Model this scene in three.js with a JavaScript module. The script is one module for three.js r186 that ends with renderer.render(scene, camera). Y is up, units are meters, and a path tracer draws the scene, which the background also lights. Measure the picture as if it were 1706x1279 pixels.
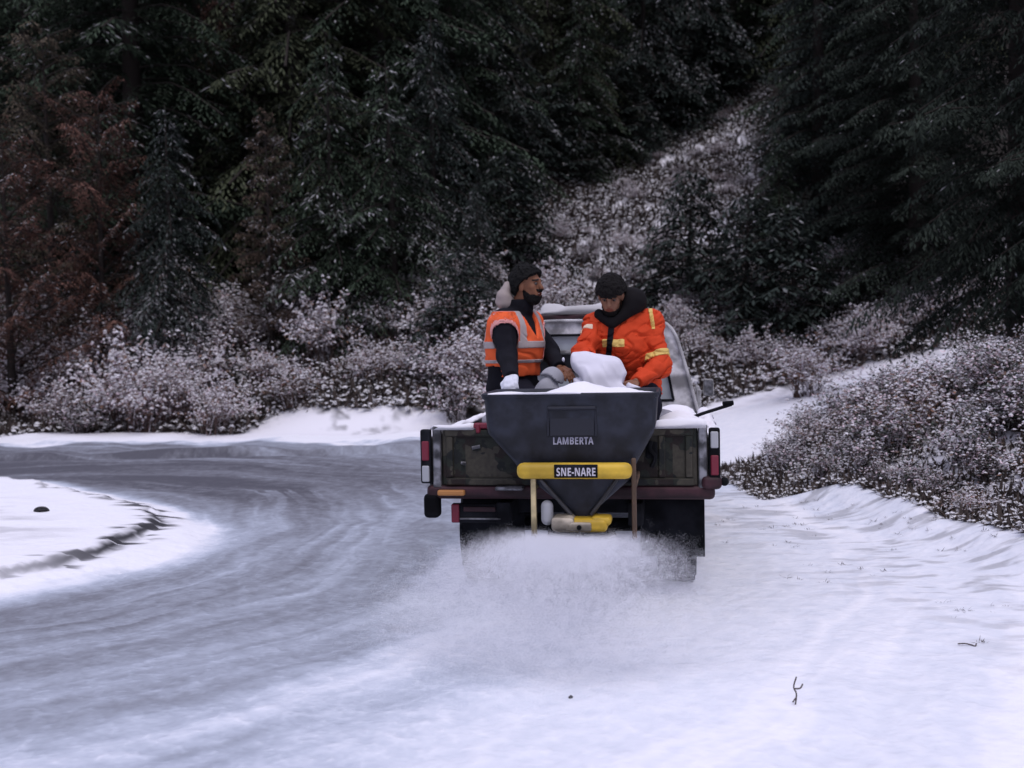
import * as THREE from 'three';
import { RoundedBoxGeometry } from 'three/addons/geometries/RoundedBoxGeometry.js';
import { mergeGeometries } from 'three/addons/utils/BufferGeometryUtils.js';
import { TextGeometry } from 'three/addons/geometries/TextGeometry.js';
import { FontLoader } from 'three/addons/loaders/FontLoader.js';

// ---------------------------------------------------------------- camera, sky, sun, exposure
const scene = new THREE.Scene();
const camera = new THREE.PerspectiveCamera(38, 1024 / 768, 0.1, 400);
camera.position.set(0, 1.6, 0);
camera.rotation.order = 'YXZ';
camera.rotation.set(-0.0385, 0, -0.018);
camera.focus = 6.7; camera.userData.fStop = 2.2;
const renderer = new THREE.WebGLRenderer({ antialias: true });
renderer.setSize(1024, 768);
renderer.toneMapping = THREE.LinearToneMapping;
renderer.toneMappingExposure = 1.43;
renderer.shadowMap.enabled = true;
{
  // overcast sky: an even grey-lavender cover, brighter towards the zenith
  const w = 256, h = 128, data = new Float32Array(w * h * 4);
  for (let y = 0; y < h; y++) for (let x = 0; x < w; x++) {
    const el = ((y + 0.5) / h - 0.5) * Math.PI, s = Math.max(0, Math.sin(el));
    const k = el < 0 ? 0.18 : 0.22 + 0.86 * Math.pow(s, 1.1);
    const soft = 1 + 0.05 * Math.sin(x / w * Math.PI * 4 + 1.3) * Math.sin(el * 5 + 0.7) * (el > 0 ? 1 : 0);
    const i = (y * w + x) * 4;
    data[i] = 0.70 * k * soft; data[i + 1] = 0.705 * k * soft; data[i + 2] = 0.965 * k * soft; data[i + 3] = 1;
  }
  const t = new THREE.DataTexture(data, w, h, THREE.RGBAFormat, THREE.FloatType);
  t.mapping = THREE.EquirectangularReflectionMapping;
  t.magFilter = THREE.LinearFilter; t.minFilter = THREE.LinearFilter;
  t.needsUpdate = true;
  scene.background = t; scene.environment = t;
}
const sun = new THREE.DirectionalLight(new THREE.Color(1.0, 0.93, 0.86), 0.75);
sun.position.set(4, 30, 0);
sun.castShadow = true;
sun.shadow.radius = 45;
sun.shadow.mapSize.set(2048, 2048);
Object.assign(sun.shadow.camera, { left: -40, right: 40, top: 50, bottom: -50, near: 1, far: 160 });
scene.add(sun, sun.target);
sun.target.position.set(0, 0, -14);

// ---------------------------------------------------------------- helpers
const V = (x, y, z) => new THREE.Vector3(x, y, z);
const clamp = (x, a = 0, b = 1) => Math.min(b, Math.max(a, x));
const lerp = (a, b, t) => a + (b - a) * t;
const ss = (a, b, x) => { const t = clamp((x - a) / (b - a)); return t * t * (3 - 2 * t); };
function rng(seed) { let s = seed >>> 0; return () => { s = (s + 0x6d2b79f5) >>> 0; let t = Math.imul(s ^ (s >>> 15), 1 | s); t = (t + Math.imul(t ^ (t >>> 7), 61 | t)) ^ t; return ((t ^ (t >>> 14)) >>> 0) / 4294967296; }; }
const hash = (x, y, z) => { let n = Math.imul(x, 374761393) ^ Math.imul(y, 668265263) ^ Math.imul(z, 2147483647 ^ 0x5bd1e995); n = Math.imul(n ^ (n >>> 13), 1274126177); return ((n ^ (n >>> 16)) >>> 0) / 4294967296; };
function n2(x, y, s = 0) {
  const xi = Math.floor(x), yi = Math.floor(y); let fx = x - xi, fy = y - yi; fx = fx * fx * (3 - 2 * fx); fy = fy * fy * (3 - 2 * fy);
  const a = hash(xi, yi, s), b = hash(xi + 1, yi, s), c = hash(xi, yi + 1, s), d = hash(xi + 1, yi + 1, s);
  return a + (b - a) * fx + (c - a) * fy + (a - b - c + d) * fx * fy;
}
function n3(x, y, z, s = 0) {
  const zi = Math.floor(z); let f = z - zi; f = f * f * (3 - 2 * f);
  return lerp(n2(x, y, s + zi * 57), n2(x, y, s + zi * 57 + 57), f);
}
const fbm = (x, y, s = 0, o = 4) => { let a = 0, k = 0.5, t = 0; for (let i = 0; i < o; i++) { a += k * n2(x, y, s + i * 13); t += k; k *= 0.5; x = x * 2.03 + 7.1; y = y * 2.03 + 3.7; } return a / t; };
const table = (pts, x) => { if (x <= pts[0][0]) return pts[0][1]; for (let i = 1; i < pts.length; i++) if (x <= pts[i][0]) { const t = (x - pts[i - 1][0]) / (pts[i][0] - pts[i - 1][0]); return lerp(pts[i - 1][1], pts[i][1], t * t * (3 - 2 * t)); } return pts[pts.length - 1][1]; };
const names = new Map();
function numbered(name) { const k = names.get(name) ?? 0; names.set(name, k + 1); return k ? `${name}_${String(k).padStart(3, '0')}` : name; }
function tag(o, label, category, group, kind) { if (label) o.userData.label = label; if (category) o.userData.category = category; if (group) o.userData.group = group; if (kind) o.userData.kind = kind; return o; }
function top(o, name) { o.name = numbered(name); scene.add(o); return o; }
// planar texture coordinates in metres, by the direction that a vertex faces
function flatUV(g) { const p = g.attributes.position, n = g.attributes.normal, u = new Float32Array(p.count * 2); for (let i = 0; i < p.count; i++) { const ax = Math.abs(n.getX(i)), ay = Math.abs(n.getY(i)), az = Math.abs(n.getZ(i)); const [a, b] = ax > ay && ax > az ? [p.getZ(i), p.getY(i)] : ay > az ? [p.getX(i), p.getZ(i)] : [p.getX(i), p.getY(i)]; u[i * 2] = a * 1.6; u[i * 2 + 1] = b * 1.6; } g.setAttribute('uv', new THREE.BufferAttribute(u, 2)); }
function part(parent, name, geo, m, label) { if (m.map && geo.attributes.normal) flatUV(geo); const o = new THREE.Mesh(geo, m); o.name = name; o.castShadow = o.receiveShadow = true; if (label) o.userData.label = label; parent.add(o); return o; }
const std = (r, g, b, rough = 0.8, metal = 0, extra = {}) => { const m = new THREE.MeshPhysicalMaterial({ roughness: rough, metalness: metal, specularIntensity: rough > 0.7 && !metal ? 0.2 : 0.7, ...extra }); m.color.setRGB(r, g, b); return m; };
const moved = (g, x, y, z, rx = 0, ry = 0, rz = 0) => { if (rx) g.rotateX(rx); if (ry) g.rotateY(ry); if (rz) g.rotateZ(rz); return g.translate(x, y, z); };
const box = (w, h, d, x, y, z, r = 0.012, rx = 0, ry = 0, rz = 0) => moved(new RoundedBoxGeometry(w, h, d, 2, Math.min(r, w / 2.01, h / 2.01, d / 2.01)), x, y, z, rx, ry, rz);
const rod = (a, b, r, r2 = r, seg = 10) => { const A = V(...a), B = V(...b), d = B.clone().sub(A), g = new THREE.CylinderGeometry(r2, r, d.length(), seg); g.applyQuaternion(new THREE.Quaternion().setFromUnitVectors(V(0, 1, 0), d.clone().normalize())); return g.translate(...A.add(B).multiplyScalar(0.5).toArray()); };
const tube = (pts, r, seg = 24, rad = 7) => new THREE.TubeGeometry(new THREE.CatmullRomCurve3(pts.map((p) => V(...p))), seg, r, rad, false);
const merge = (list) => mergeGeometries(list.map((g) => { const q = g.index ? g.toNonIndexed() : g; for (const k of Object.keys(q.attributes)) if (!['position', 'normal', 'uv'].includes(k)) q.deleteAttribute(k); return q; }));
// a soft mottled texture for grime and wear: values round a mean, as a colour multiplier
function mottled(seed, scale, lo, hi, size = 256) {
  const d = new Uint8Array(size * size * 4);
  for (let y = 0; y < size; y++) for (let x = 0; x < size; x++) {
    const u = x / size, v = y / size, wrap = (f) => { const a = f(u, v), b = f(u - 1, v), c = f(u, v - 1), e = f(u - 1, v - 1); return lerp(lerp(a, b, ss(0.7, 1, u)), lerp(c, e, ss(0.7, 1, u)), ss(0.7, 1, v)); };
    const n = wrap((p, q) => fbm(p * scale, q * scale, seed, 5)), k = Math.round(255 * clamp(lerp(lo, hi, ss(0.25, 0.75, n)))), i = (y * size + x) * 4;
    d[i] = d[i + 1] = d[i + 2] = k; d[i + 3] = 255;
  }
  const t = new THREE.DataTexture(d, size, size); t.wrapS = t.wrapT = THREE.RepeatWrapping; t.magFilter = THREE.LinearFilter; t.minFilter = THREE.LinearFilter; t.colorSpace = THREE.SRGBColorSpace; t.needsUpdate = true; return t;
}

// triangles with vertex colours, collected one by one
class Tris {
  constructor() { this.p = []; this.c = []; }
  tri(a, b, c, col) { this.p.push(a[0], a[1], a[2], b[0], b[1], b[2], c[0], c[1], c[2]); for (let i = 0; i < 3; i++) this.c.push(col[0], col[1], col[2]); }
  // a narrow leaf-shaped diamond bent along its middle
  leaf(x, y, z, dx, dy, dz, sx, sy, sz, len, wid, col, lift) {
    const tipx = x + dx * len, tipy = y + dy * len, tipz = z + dz * len, m = 0.45 * len;
    const mx = x + dx * m, my = y + dy * m + lift, mz = z + dz * m;
    const a = [x, y, z], t = [tipx, tipy, tipz], l = [mx + sx * wid, my + sy * wid - lift * 1.4, mz + sz * wid], r = [mx - sx * wid, my - sy * wid - lift * 1.4, mz - sz * wid];
    this.tri(a, r, t, col); this.tri(a, t, l, col);
  }
  // a small lump of snow: a low uneven pyramid
  lump(x, y, z, dx, dz, len, wid, h, col, dy = 0) {
    const q = Math.hypot(dx, dz) || 1, ux = dx / q, uz = dz / q;
    const a = [x - ux * len * 0.5, y - dy * len * 0.5, z - uz * len * 0.5], b = [x - uz * wid, y - h * 0.2, z + ux * wid], c = [x + ux * len * 0.5, y - h * 0.5 + dy * len * 0.5, z + uz * len * 0.5], d = [x + uz * wid, y - h * 0.2, z - ux * wid], t = [x + ux * len * 0.05, y + h, z + uz * len * 0.05];
    this.tri(a, b, t, col); this.tri(b, c, t, col); this.tri(c, d, t, col); this.tri(d, a, t, col);
  }
  geo() { const g = new THREE.BufferGeometry(); g.setAttribute('position', new THREE.Float32BufferAttribute(this.p, 3)); g.setAttribute('color', new THREE.Float32BufferAttribute(this.c, 3)); g.computeVertexNormals(); return g; }
}

// surface of a distance field (surface nets); f(x, y, z) < 0 inside
function nets(f, lo, hi, cell, color) {
  const n = [0, 1, 2].map((k) => Math.ceil((hi[k] - lo[k]) / cell) + 1), [nx, ny, nz] = n, val = new Float32Array(nx * ny * nz);
  const B = 5, far = B * cell * 1.45;       // blocks far from the surface keep the value of their middle
  for (let k = 0; k < nz; k += B) for (let j = 0; j < ny; j += B) for (let a = 0; a < nx; a += B) {
    const mid = f(lo[0] + (a + 2) * cell, lo[1] + (j + 2) * cell, lo[2] + (k + 2) * cell), skip = Math.abs(mid) > far;
    for (let c = k; c < Math.min(nz, k + B); c++) for (let b = j; b < Math.min(ny, j + B); b++) for (let e = a; e < Math.min(nx, a + B); e++) val[e + nx * (b + ny * c)] = skip ? mid : f(lo[0] + e * cell, lo[1] + b * cell, lo[2] + c * cell);
  }
  const id = new Int32Array(nx * ny * nz).fill(-1), P = [], I = [], v = new Float32Array(8), off = [0, 1, nx, nx + 1, nx * ny, nx * ny + 1, nx * ny + nx, nx * ny + nx + 1], at = (a, j, k) => a + nx * (j + ny * k);
  for (let k = 0; k < nz - 1; k++) for (let j = 0; j < ny - 1; j++) for (let a = 0; a < nx - 1; a++) {
    let s = 0, x = 0, y = 0, z = 0, cnt = 0; const o = at(a, j, k);
    for (let c = 0; c < 8; c++) { v[c] = val[o + off[c]]; if (v[c] < 0) s++; }
    if (s === 0 || s === 8) continue;
    for (let c = 0; c < 8; c++) for (let e = 1; e < 8; e <<= 1) if (!(c & e)) { const A = v[c], B = v[c | e]; if ((A < 0) !== (B < 0)) { const t = A / (A - B); x += (c & 1) + (e === 1 ? t : 0); y += ((c >> 1) & 1) + (e === 2 ? t : 0); z += (c >> 2) + (e === 4 ? t : 0); cnt++; } }
    id[at(a, j, k)] = P.length / 3; P.push(lo[0] + (a + x / cnt) * cell, lo[1] + (j + y / cnt) * cell, lo[2] + (k + z / cnt) * cell);
  }
  const quad = (a, b, c, d, flip) => { if (a < 0 || b < 0 || c < 0 || d < 0) return; if (flip) I.push(a, c, b, a, d, c); else I.push(a, b, c, a, c, d); };
  for (let k = 1; k < nz - 1; k++) for (let j = 1; j < ny - 1; j++) for (let a = 1; a < nx - 1; a++) {
    const s = val[at(a, j, k)] < 0;
    if (s !== (val[at(a + 1, j, k)] < 0)) quad(id[at(a, j - 1, k - 1)], id[at(a, j, k - 1)], id[at(a, j, k)], id[at(a, j - 1, k)], !s);
    if (s !== (val[at(a, j + 1, k)] < 0)) quad(id[at(a - 1, j, k - 1)], id[at(a - 1, j, k)], id[at(a, j, k)], id[at(a, j, k - 1)], !s);
    if (s !== (val[at(a, j, k + 1)] < 0)) quad(id[at(a - 1, j - 1, k)], id[at(a, j - 1, k)], id[at(a, j, k)], id[at(a - 1, j, k)], !s);
  }
  const N = new Float32Array(P.length), e = cell * 0.7;
  for (let i = 0; i < P.length; i += 3) {
    const [x, y, z] = [P[i], P[i + 1], P[i + 2]], gx = f(x + e, y, z) - f(x - e, y, z), gy = f(x, y + e, z) - f(x, y - e, z), gz = f(x, y, z + e) - f(x, y, z - e), l = Math.hypot(gx, gy, gz) || 1;
    N[i] = gx / l; N[i + 1] = gy / l; N[i + 2] = gz / l;
  }
  const g = new THREE.BufferGeometry(); g.setAttribute('position', new THREE.Float32BufferAttribute(P, 3)); g.setAttribute('normal', new THREE.BufferAttribute(N, 3)); g.setIndex(I);
  if (color) { const C = []; for (let i = 0; i < P.length; i += 3) C.push(...color(P[i], P[i + 1], P[i + 2])); g.setAttribute('color', new THREE.Float32BufferAttribute(C, 3)); }
  return g;
}
const smin = (a, b, k) => { const h = Math.max(k - Math.abs(a - b), 0) / k; return Math.min(a, b) - h * h * k * 0.25; };
const cap = (a, b, ra, rb = ra) => { const bx = b[0] - a[0], by = b[1] - a[1], bz = b[2] - a[2], l = bx * bx + by * by + bz * bz || 1e-9; return (x, y, z) => { const px = x - a[0], py = y - a[1], pz = z - a[2], t = clamp((px * bx + py * by + pz * bz) / l); return Math.hypot(px - bx * t, py - by * t, pz - bz * t) - (ra + (rb - ra) * t); }; };
const ell = (c, r, yaw = 0) => { const cy = Math.cos(yaw), sy = Math.sin(yaw), m = Math.min(...r); return (x, y, z) => { const px = x - c[0], py = y - c[1], pz = z - c[2], qx = (px * cy - pz * sy) / r[0], qy = py / r[1], qz = (px * sy + pz * cy) / r[2]; const k = Math.hypot(qx, qy, qz), g = Math.hypot(qx / r[0], qy / r[1], qz / r[2]) || 1e-9; return k < 1e-6 ? -m : k * (k - 1) / g; }; };
const blend = (list, k) => (x, y, z) => { let d = list[0](x, y, z); for (let i = 1; i < list.length; i++) d = smin(d, list[i](x, y, z), k); return d; };

// ---------------------------------------------------------------- terrain: a hairpin bend under snow, a wooded slope behind
const XR = [[3, 4.7], [5, 4.2], [7.4, 3.5], [9.8, 3.15], [10.8, 2.75], [13.9, 2.7]];       // toe of the right bank by distance
const RHO = [[-180, 6], [-90, 3.7], [-41, 3.42], [-26, 3.46], [-16, 3.475], [-2.5, 3.25], [14.5, 2.87], [42, 2.64], [64, 2.82], [93, 3.76], [130, 6]];
const RIM = [[-180, 0.3], [-40, 0.22], [-26, 0.34], [-13, 0.52], [5, 0.2], [30, 0.12], [67, 0.2], [180, 0.3]];
const CX = -6.0, CZ = -9.6;
function ring(x, z) { const dx = x - CX, dz = CZ - z, r = Math.hypot(dx, dz), phi = Math.atan2(dz, dx) * 180 / Math.PI; return [r - table(RHO, phi), phi, r]; }
const hillStart = (x) => 18.2 + Math.max(0, -x - 1.5) * 0.17 + clamp((x - 0.5) * 0.35, 0, 1.6) + (n2(x * 0.45, 3.3, 5) - 0.5) * 0.8;
function bankRight(x, d) {
  const f = x - table(XR, d) - (n2(d * 0.9, 1.2, 8) - 0.5) * 0.35, g = ((x - 2.7) * 4.0 - (d - 13.9) * 4.2) / 5.8;
  if (f <= 0 || g <= 0) return 0;
  const b = Math.min(0.46 * f, 0.42 * g, 0.7 * 4), k = Math.min(f, g);
  return Math.min(b, 2.6 + 0.2 * b) * ss(0, 0.5, k);
}
function islandStep(x, z) {               // raised snow inside the bend with a ragged kerb
  const [q, phi] = ring(x, z);
  if (q > 0.3) return [0, q];
  const rag = (n2(x * 3.1, z * 3.1, 21) - 0.5) * 0.22 + (n2(x * 8, z * 8, 22) - 0.5) * 0.1, e = table(RIM, phi) + rag;
  return [0.05 * ss(0.25, -0.1, q) + 0.055 * ss(-e + 0.05, -e - 0.05, q) + 0.02 * ss(-e - 0.3, -e - 1.5, q), q + e];
}
function height(x, z) {
  const d = -z, u = Math.max(0, d - hillStart(x));
  let h = 0.045 * (fbm(x * 0.5, z * 0.5, 1, 3) - 0.5);
  h += 0.22 * Math.max(0, x - 2.6) * ss(13.2, 16.5, d) * (x > 20 ? 20 / x : 1);
  h += 0.40 * (u - 1 + Math.exp(-u)) + 0.10 * Math.max(0, u - 20) + (u > 0 ? 0.5 * ss(0, 4, u) * (fbm(x * 0.35, z * 0.35, 2, 3) - 0.45) : 0);
  if (x < 0.3 && x > -5 && d > 16) h += 0.16 * ss(0.3, 1.6, u) * ss(3.2, 1.8, u) * ss(-5, -3.5, x);
  if (x < 1.5) h += 0.16 * Math.exp(-(((u - 0.15) / 0.4) ** 2)) * (d > 16 ? 1 : 0) * n2(x * 1.3, z, 31);   // ploughed ridge on the far side
  h += bankRight(x, d) * (1 - ss(24, 30, d));
  const fr = x - table(XR, d);
  if (d < 11.4) { h += 0.17 * Math.exp(-(((fr - 0.12) / 0.3) ** 2)) * (0.65 + 0.7 * n2(x * 2.3, z * 2.3, 9)) * ss(11.2, 10.2, d); h += 0.03 * ss(-1.6, 0.1, fr) * (n2(x * 5, z * 5, 10)); }
  h += islandStep(x, z)[0];
  const [q, phi, r] = ring(x, z);
  if (d < 18.5 && fr < 0.3) {             // ruts drawn out along the bend
    const arc = phi * r * 0.0175, st = fbm(r * 3.1, arc * 0.35, 41, 3) - 0.5;
    h += 0.035 * st * ss(0.1, 0.6, q) + 0.02 * (fbm(x * 4, z * 4, 42, 3) - 0.5);
  }
  if (d < -9) { const v = -9 - d; h += 0.62 * (v - 2 + 2 * Math.exp(-v / 2)) * (0.85 + 0.3 * n2(x * 0.05, 1, 77)); h = Math.min(h, 34 + 0.05 * v); }   // unseen slope added behind the camera to cut light on surfaces facing it
  if (x < -9) h += 0.06 * (-9 - x) * (d < 14 ? 1 : 0);
  return h;
}
const TX0 = -13, TZ0 = -21, TS = 20;       // the near surface's texture spans 20 m each way, from (-13, -21)
function nearLook(x, z) {                   // [snow cover 0..1, dirt 0..1, bump 0..1]
  const d = -z, [q, phi, r] = ring(x, z), arc = phi * r * 0.0175, fr = x - table(XR, d);
  const rough = fbm(x * 2.2, z * 2.2, 51, 4), fine = fbm(x * 13, z * 13, 52, 3);
  const wob = 0.9 * (fbm(x * 0.55, z * 0.55, 58, 2) - 0.5), rr = r + wob, st1 = fbm(rr * 2.3 + rough * 0.8, arc * 0.24 + 3, 53, 4), st2 = fbm(rr * 7.5 + rough * 1.1, arc * 0.5, 54, 3);
  const north = ss(4, 38, phi) * ss(200, 150, phi);
  const bN = lerp(0.20, 0.30, ss(2.0, 5.0, q)) - 0.17 * Math.exp(-(((q - 1.2) / 1.0) ** 2)) - 0.08 * Math.exp(-(((q - 3.0) / 0.5) ** 2));
  const bS = table([[0, 0.5], [0.7, 0.31], [1.7, 0.33], [2.4, 0.45], [3.2, 0.66], [4.2, 0.80], [5.4, 0.93], [7, 1.0]], q);
  let c = lerp(bS, bN, north);
  const amp = lerp(0.40, 0.20, ss(3, 6, q)) * (1 - 0.6 * ss(5, 7.5, q) * (1 - north));
  c += amp * (st1 - 0.5) * 1.5 + 0.26 * amp / 0.4 * (st2 - 0.5);
  c += 0.42 * ss(0.61, 0.68, fbm(rr * 9 + rough * 1.6, arc * 0.45 + 9, 57, 3)) * (0.13 + 0.87 * ss(22, 50, phi)) * ss(0.4, -0.8, x * ss(13, 11, d));                          // thrown-up snow lines
  c = lerp(c, 1.02, ss(0.50, 0.02, q + (rough - 0.5) * 0.3 + (st2 - 0.5) * 0.3));     // white skirt of the island
  const edge = d - hillStart(x) + 1.0 + (rough - 0.5) * 1.2;
  c = lerp(c, 1.05, ss(-0.7, 0.3, edge));                                             // far verge
  c = lerp(c, Math.max(c, 0.93), ss(-1.3, 0.9, x + (rough - 0.5) * 1.2) * ss(11.5, 8, d));
  if (x > 0.2 && d > 12) c = lerp(c, 0.98, ss(0.2, 2.2, x + (rough - 0.5) * 1.2));
  let dirt = 0;
  if (q < 0.4) { const [, e] = islandStep(x, z), side = ss(-60, -20, phi) * ss(100, 55, phi), w = 0.05 + 0.19 * n2(x * 4, z * 4, 61) * ss(70, 5, phi); dirt = side * Math.max(Math.exp(-((e / 0.07) ** 2)) * ss(0.2, 0.45, fbm(x * 6, z * 6, 67, 3) + 0.05), Math.exp(-((e / (w + 0.06)) ** 4)) * ss(0.52, 0.62, n2(x * 2.6, z * 13, 62) * 0.8 + 0.2 * n2(x * 9, z * 20, 68))); dirt = Math.max(dirt, 0.34 * ss(0.40, 0.75, fbm(x * 1.6, z * 3.4, 63, 4)) * ss(-0.5, -1.6, q)); }
  if (fr > -1.9 && d < 11.5) dirt = Math.max(dirt, ss(0.50, 0.70, fbm(x * 3.4, z * 9.5, 64, 5)) * ss(-2.4, -0.4, fr) * 0.40);
  const grain = n2(x * 55, z * 55, 65), crumb = ss(0.56, 0.78, fbm(x * 19, z * 19, 66, 3)), slushy = ss(1.0, 0.75, c);
  c += (0.08 + 0.12 * slushy) * (fine - 0.5) + 0.10 * (rough - 0.5) * ss(0.9, 0.5, c) + 0.07 * crumb * slushy + 0.07 * slushy * (grain - 0.5);
  return [clamp(c), dirt, clamp(0.45 + 0.6 * (fine - 0.5) + 0.4 * (rough - 0.5) + 0.45 * (st2 - 0.5) * ss(0.05, 0.6, q) + 0.22 * crumb * (0.3 + 0.7 * slushy) + 0.10 * (grain - 0.5))];
}
const nearMap = (() => {
  const n = 2048, col = new Uint8Array(n * n * 4), bmp = new Uint8Array(n * n);
  const enc = (v) => Math.round(255 * clamp(v <= 0.0031308 ? v * 12.92 : 1.055 * Math.pow(v, 1 / 2.4) - 0.055));
  for (let j = 0; j < n; j++) for (let i = 0; i < n; i++) {
    const x = TX0 + (i + 0.5) / n * TS, z = TZ0 + (j + 0.5) / n * TS, [c, dirt, b] = nearLook(x, z), k = (j * n + i) * 4;
    const s = Math.pow(c, 1.3); let R = lerp(lerp(0.085, 0.84, s), 0.035, dirt), G = lerp(lerp(0.085, 0.835, s), 0.034, dirt), B = lerp(lerp(0.10, 0.86, s), 0.038, dirt);
    const wet = 4 * s * (1 - s) * (1 - dirt);     // half-melted snow is bluish
    R *= 1 - 0.17 * wet; G *= 1 - 0.09 * wet;
    col[k] = enc(R); col[k + 1] = enc(G); col[k + 2] = enc(B); col[k + 3] = 255; bmp[j * n + i] = Math.round(b * 255);
  }
  const t = new THREE.DataTexture(col, n, n); t.colorSpace = THREE.SRGBColorSpace;
  const u = new THREE.DataTexture(bmp, n, n, THREE.RedFormat);
  for (const q of [t, u]) { q.magFilter = q.minFilter = THREE.LinearFilter; q.needsUpdate = true; }
  return { map: t, bump: u };
})();
const nearMat = new THREE.MeshPhysicalMaterial({ specularIntensity: 0.5, map: nearMap.map, bumpMap: nearMap.bump, bumpScale: 0.022, roughness: 0.72 });
const hillMat = new THREE.MeshPhysicalMaterial({ vertexColors: true, roughness: 0.95, specularIntensity: 0.1 });
const CLEAR_L = [[22, -1.2], [26, -0.6], [30, 0.5], [33, 1.5], [36, 2.9], [39, 5.0], [42, 7.6]], CLEAR_R = [[22, 4.7], [26, 5.2], [30, 6.3], [36, 7.7], [42, 9.0]];
const inClearing = (x, d) => ss(20, 22, d) * ss(42.5, 41, d) * ss(-0.5, 0.5, x - table(CLEAR_L, d)) * ss(0.4, -0.4, x - table(CLEAR_R, d));
{
  const lines = (stops) => { const out = [stops[0][0]]; for (const [to, step] of stops.slice(1)) { const n = Math.max(1, Math.round(Math.abs(to - out[out.length - 1]) / step)), a = out[out.length - 1]; for (let i = 1; i <= n; i++) out.push(a + (to - a) * i / n); } return out; };
  const xs = lines([[-110], [-40, 4], [-16, 0.8], [-8, 0.12], [-5, 0.06], [3.6, 0.07], [6.5, 0.1], [11, 0.16], [14, 0.3], [40, 1], [110, 4]]);
  const zs = lines([[80], [-2, 2], [-4, 0.15], [-12.5, 0.065], [-20, 0.1], [-27, 0.2], [-47, 0.22], [-52, 0.45], [-110, 2.5]]);
  const nx = xs.length, nz = zs.length, hs = new Float32Array(nx * nz);
  for (let j = 0; j < nz; j++) for (let i = 0; i < nx; i++) hs[j * nx + i] = height(xs[i], zs[j]);
  const kinds = { road: [], ground: [], hillside: [] };
  for (let j = 0; j < nz - 1; j++) for (let i = 0; i < nx - 1; i++) {
    const x = (xs[i] + xs[i + 1]) / 2, z = (zs[j] + zs[j + 1]) / 2, d = -z, fr = x - table(XR, d);
    const hill = d > hillStart(x) + 0.1 || (fr > 0.4 && (d < 13.8 || ((x - 2.7) * 4.0 - (d - 13.9) * 4.2) > 0)) || x < TX0 + 0.1 || x > TX0 + TS - 0.1 || d > 20.9;
    const road = !hill && ring(x, z)[0] > 0.1 && fr < -1.1 && d < hillStart(x) - 0.7 && !(d > 14 && x > 1.9) && x < 2.6;
    kinds[hill ? 'hillside' : road ? 'road' : 'ground'].push(j * nx + i);
  }
  for (const [name, cells] of Object.entries(kinds)) {
    const remap = new Map(), P = [], U = [], C = [], I = [];
    const vert = (k) => { if (remap.has(k)) return remap.get(k); const x = xs[k % nx], z = zs[Math.floor(k / nx)], n = P.length / 3; remap.set(k, n); P.push(x, hs[k], z);
      if (name === 'hillside') {
        const d = -z, u = d - hillStart(x), cl = inClearing(x, d), fr = x - table(XR, d), open = Math.max(cl, 1.1 * ss(6.5, 3.0, u), d < 14 ? 0.7 : 0), nn = fbm(x * 1.3, z * 1.3, 71, 4), fine = fbm(x * 4.1, z * 2.6, 72, 3), s = clamp(open * ss(0.30, 0.55, 0.5 * nn + 0.5 * fine + 0.18 * cl) + 0.10 * ss(0.6, 0.8, nn));
        const toe = d < 14 ? ss(1.2, 0.3, fr) : 0, path = d > 14 && d < 22 && x > 2.5 ? ss(1.2, 0, u) : 0, w = Math.max(s, toe, path, ss(0.9, 0.1, u) * (d > 16 ? 1 : 0)), e = d < -11 ? 0.04 * nn : d < 0 ? 1 : w;  // the added slope behind the camera is coloured dark throughout
        C.push(lerp(0.035, 0.80, e), lerp(0.031, 0.79, e), lerp(0.028, 0.82, e));
      } else U.push((x - TX0) / TS, (z - TZ0) / TS);
      return n; };
    for (const k of cells) { const a = vert(k), b = vert(k + 1), c = vert(k + nx), e = vert(k + nx + 1); I.push(a, c, b, b, c, e); }
    const g = new THREE.BufferGeometry(); g.setAttribute('position', new THREE.Float32BufferAttribute(P, 3));
    if (C.length) g.setAttribute('color', new THREE.Float32BufferAttribute(C, 3)); else g.setAttribute('uv', new THREE.Float32BufferAttribute(U, 2));
    g.setIndex(I);
    for (let i = 0; i < I.length; i += 3) { const t = I[i + 1]; I[i + 1] = I[i + 2]; I[i + 2] = t; }
    g.setIndex(I); g.computeVertexNormals(); if (g.attributes.normal.getY(0) < 0) { for (let i = 0; i < I.length; i += 3) { const t = I[i + 1]; I[i + 1] = I[i + 2]; I[i + 2] = t; } g.setIndex(I); g.computeVertexNormals(); }
    const m = new THREE.Mesh(g, name === 'hillside' ? hillMat : nearMat); m.receiveShadow = m.castShadow = true;
    top(m, name); tag(m, { road: 'snow covered hairpin road with grey slush ruts sweeping round the bend', ground: 'white snow on the verges and inside of the bend', hillside: 'steep wooded hillside and roadside banks under thin snow, plus an unseen slope added behind the camera' }[name], { road: 'road', ground: 'snow', hillside: 'hillside' }[name], null, 'structure');
  }
}

// ---------------------------------------------------------------- trees and shrubs
const leafMat = new THREE.MeshPhysicalMaterial({ vertexColors: true, roughness: 0.9, specularIntensity: 0.12 });
const snowMat = new THREE.MeshStandardMaterial({ vertexColors: true, roughness: 0.8 });
const barkMat = std(0.032, 0.027, 0.024, 0.95);
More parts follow.
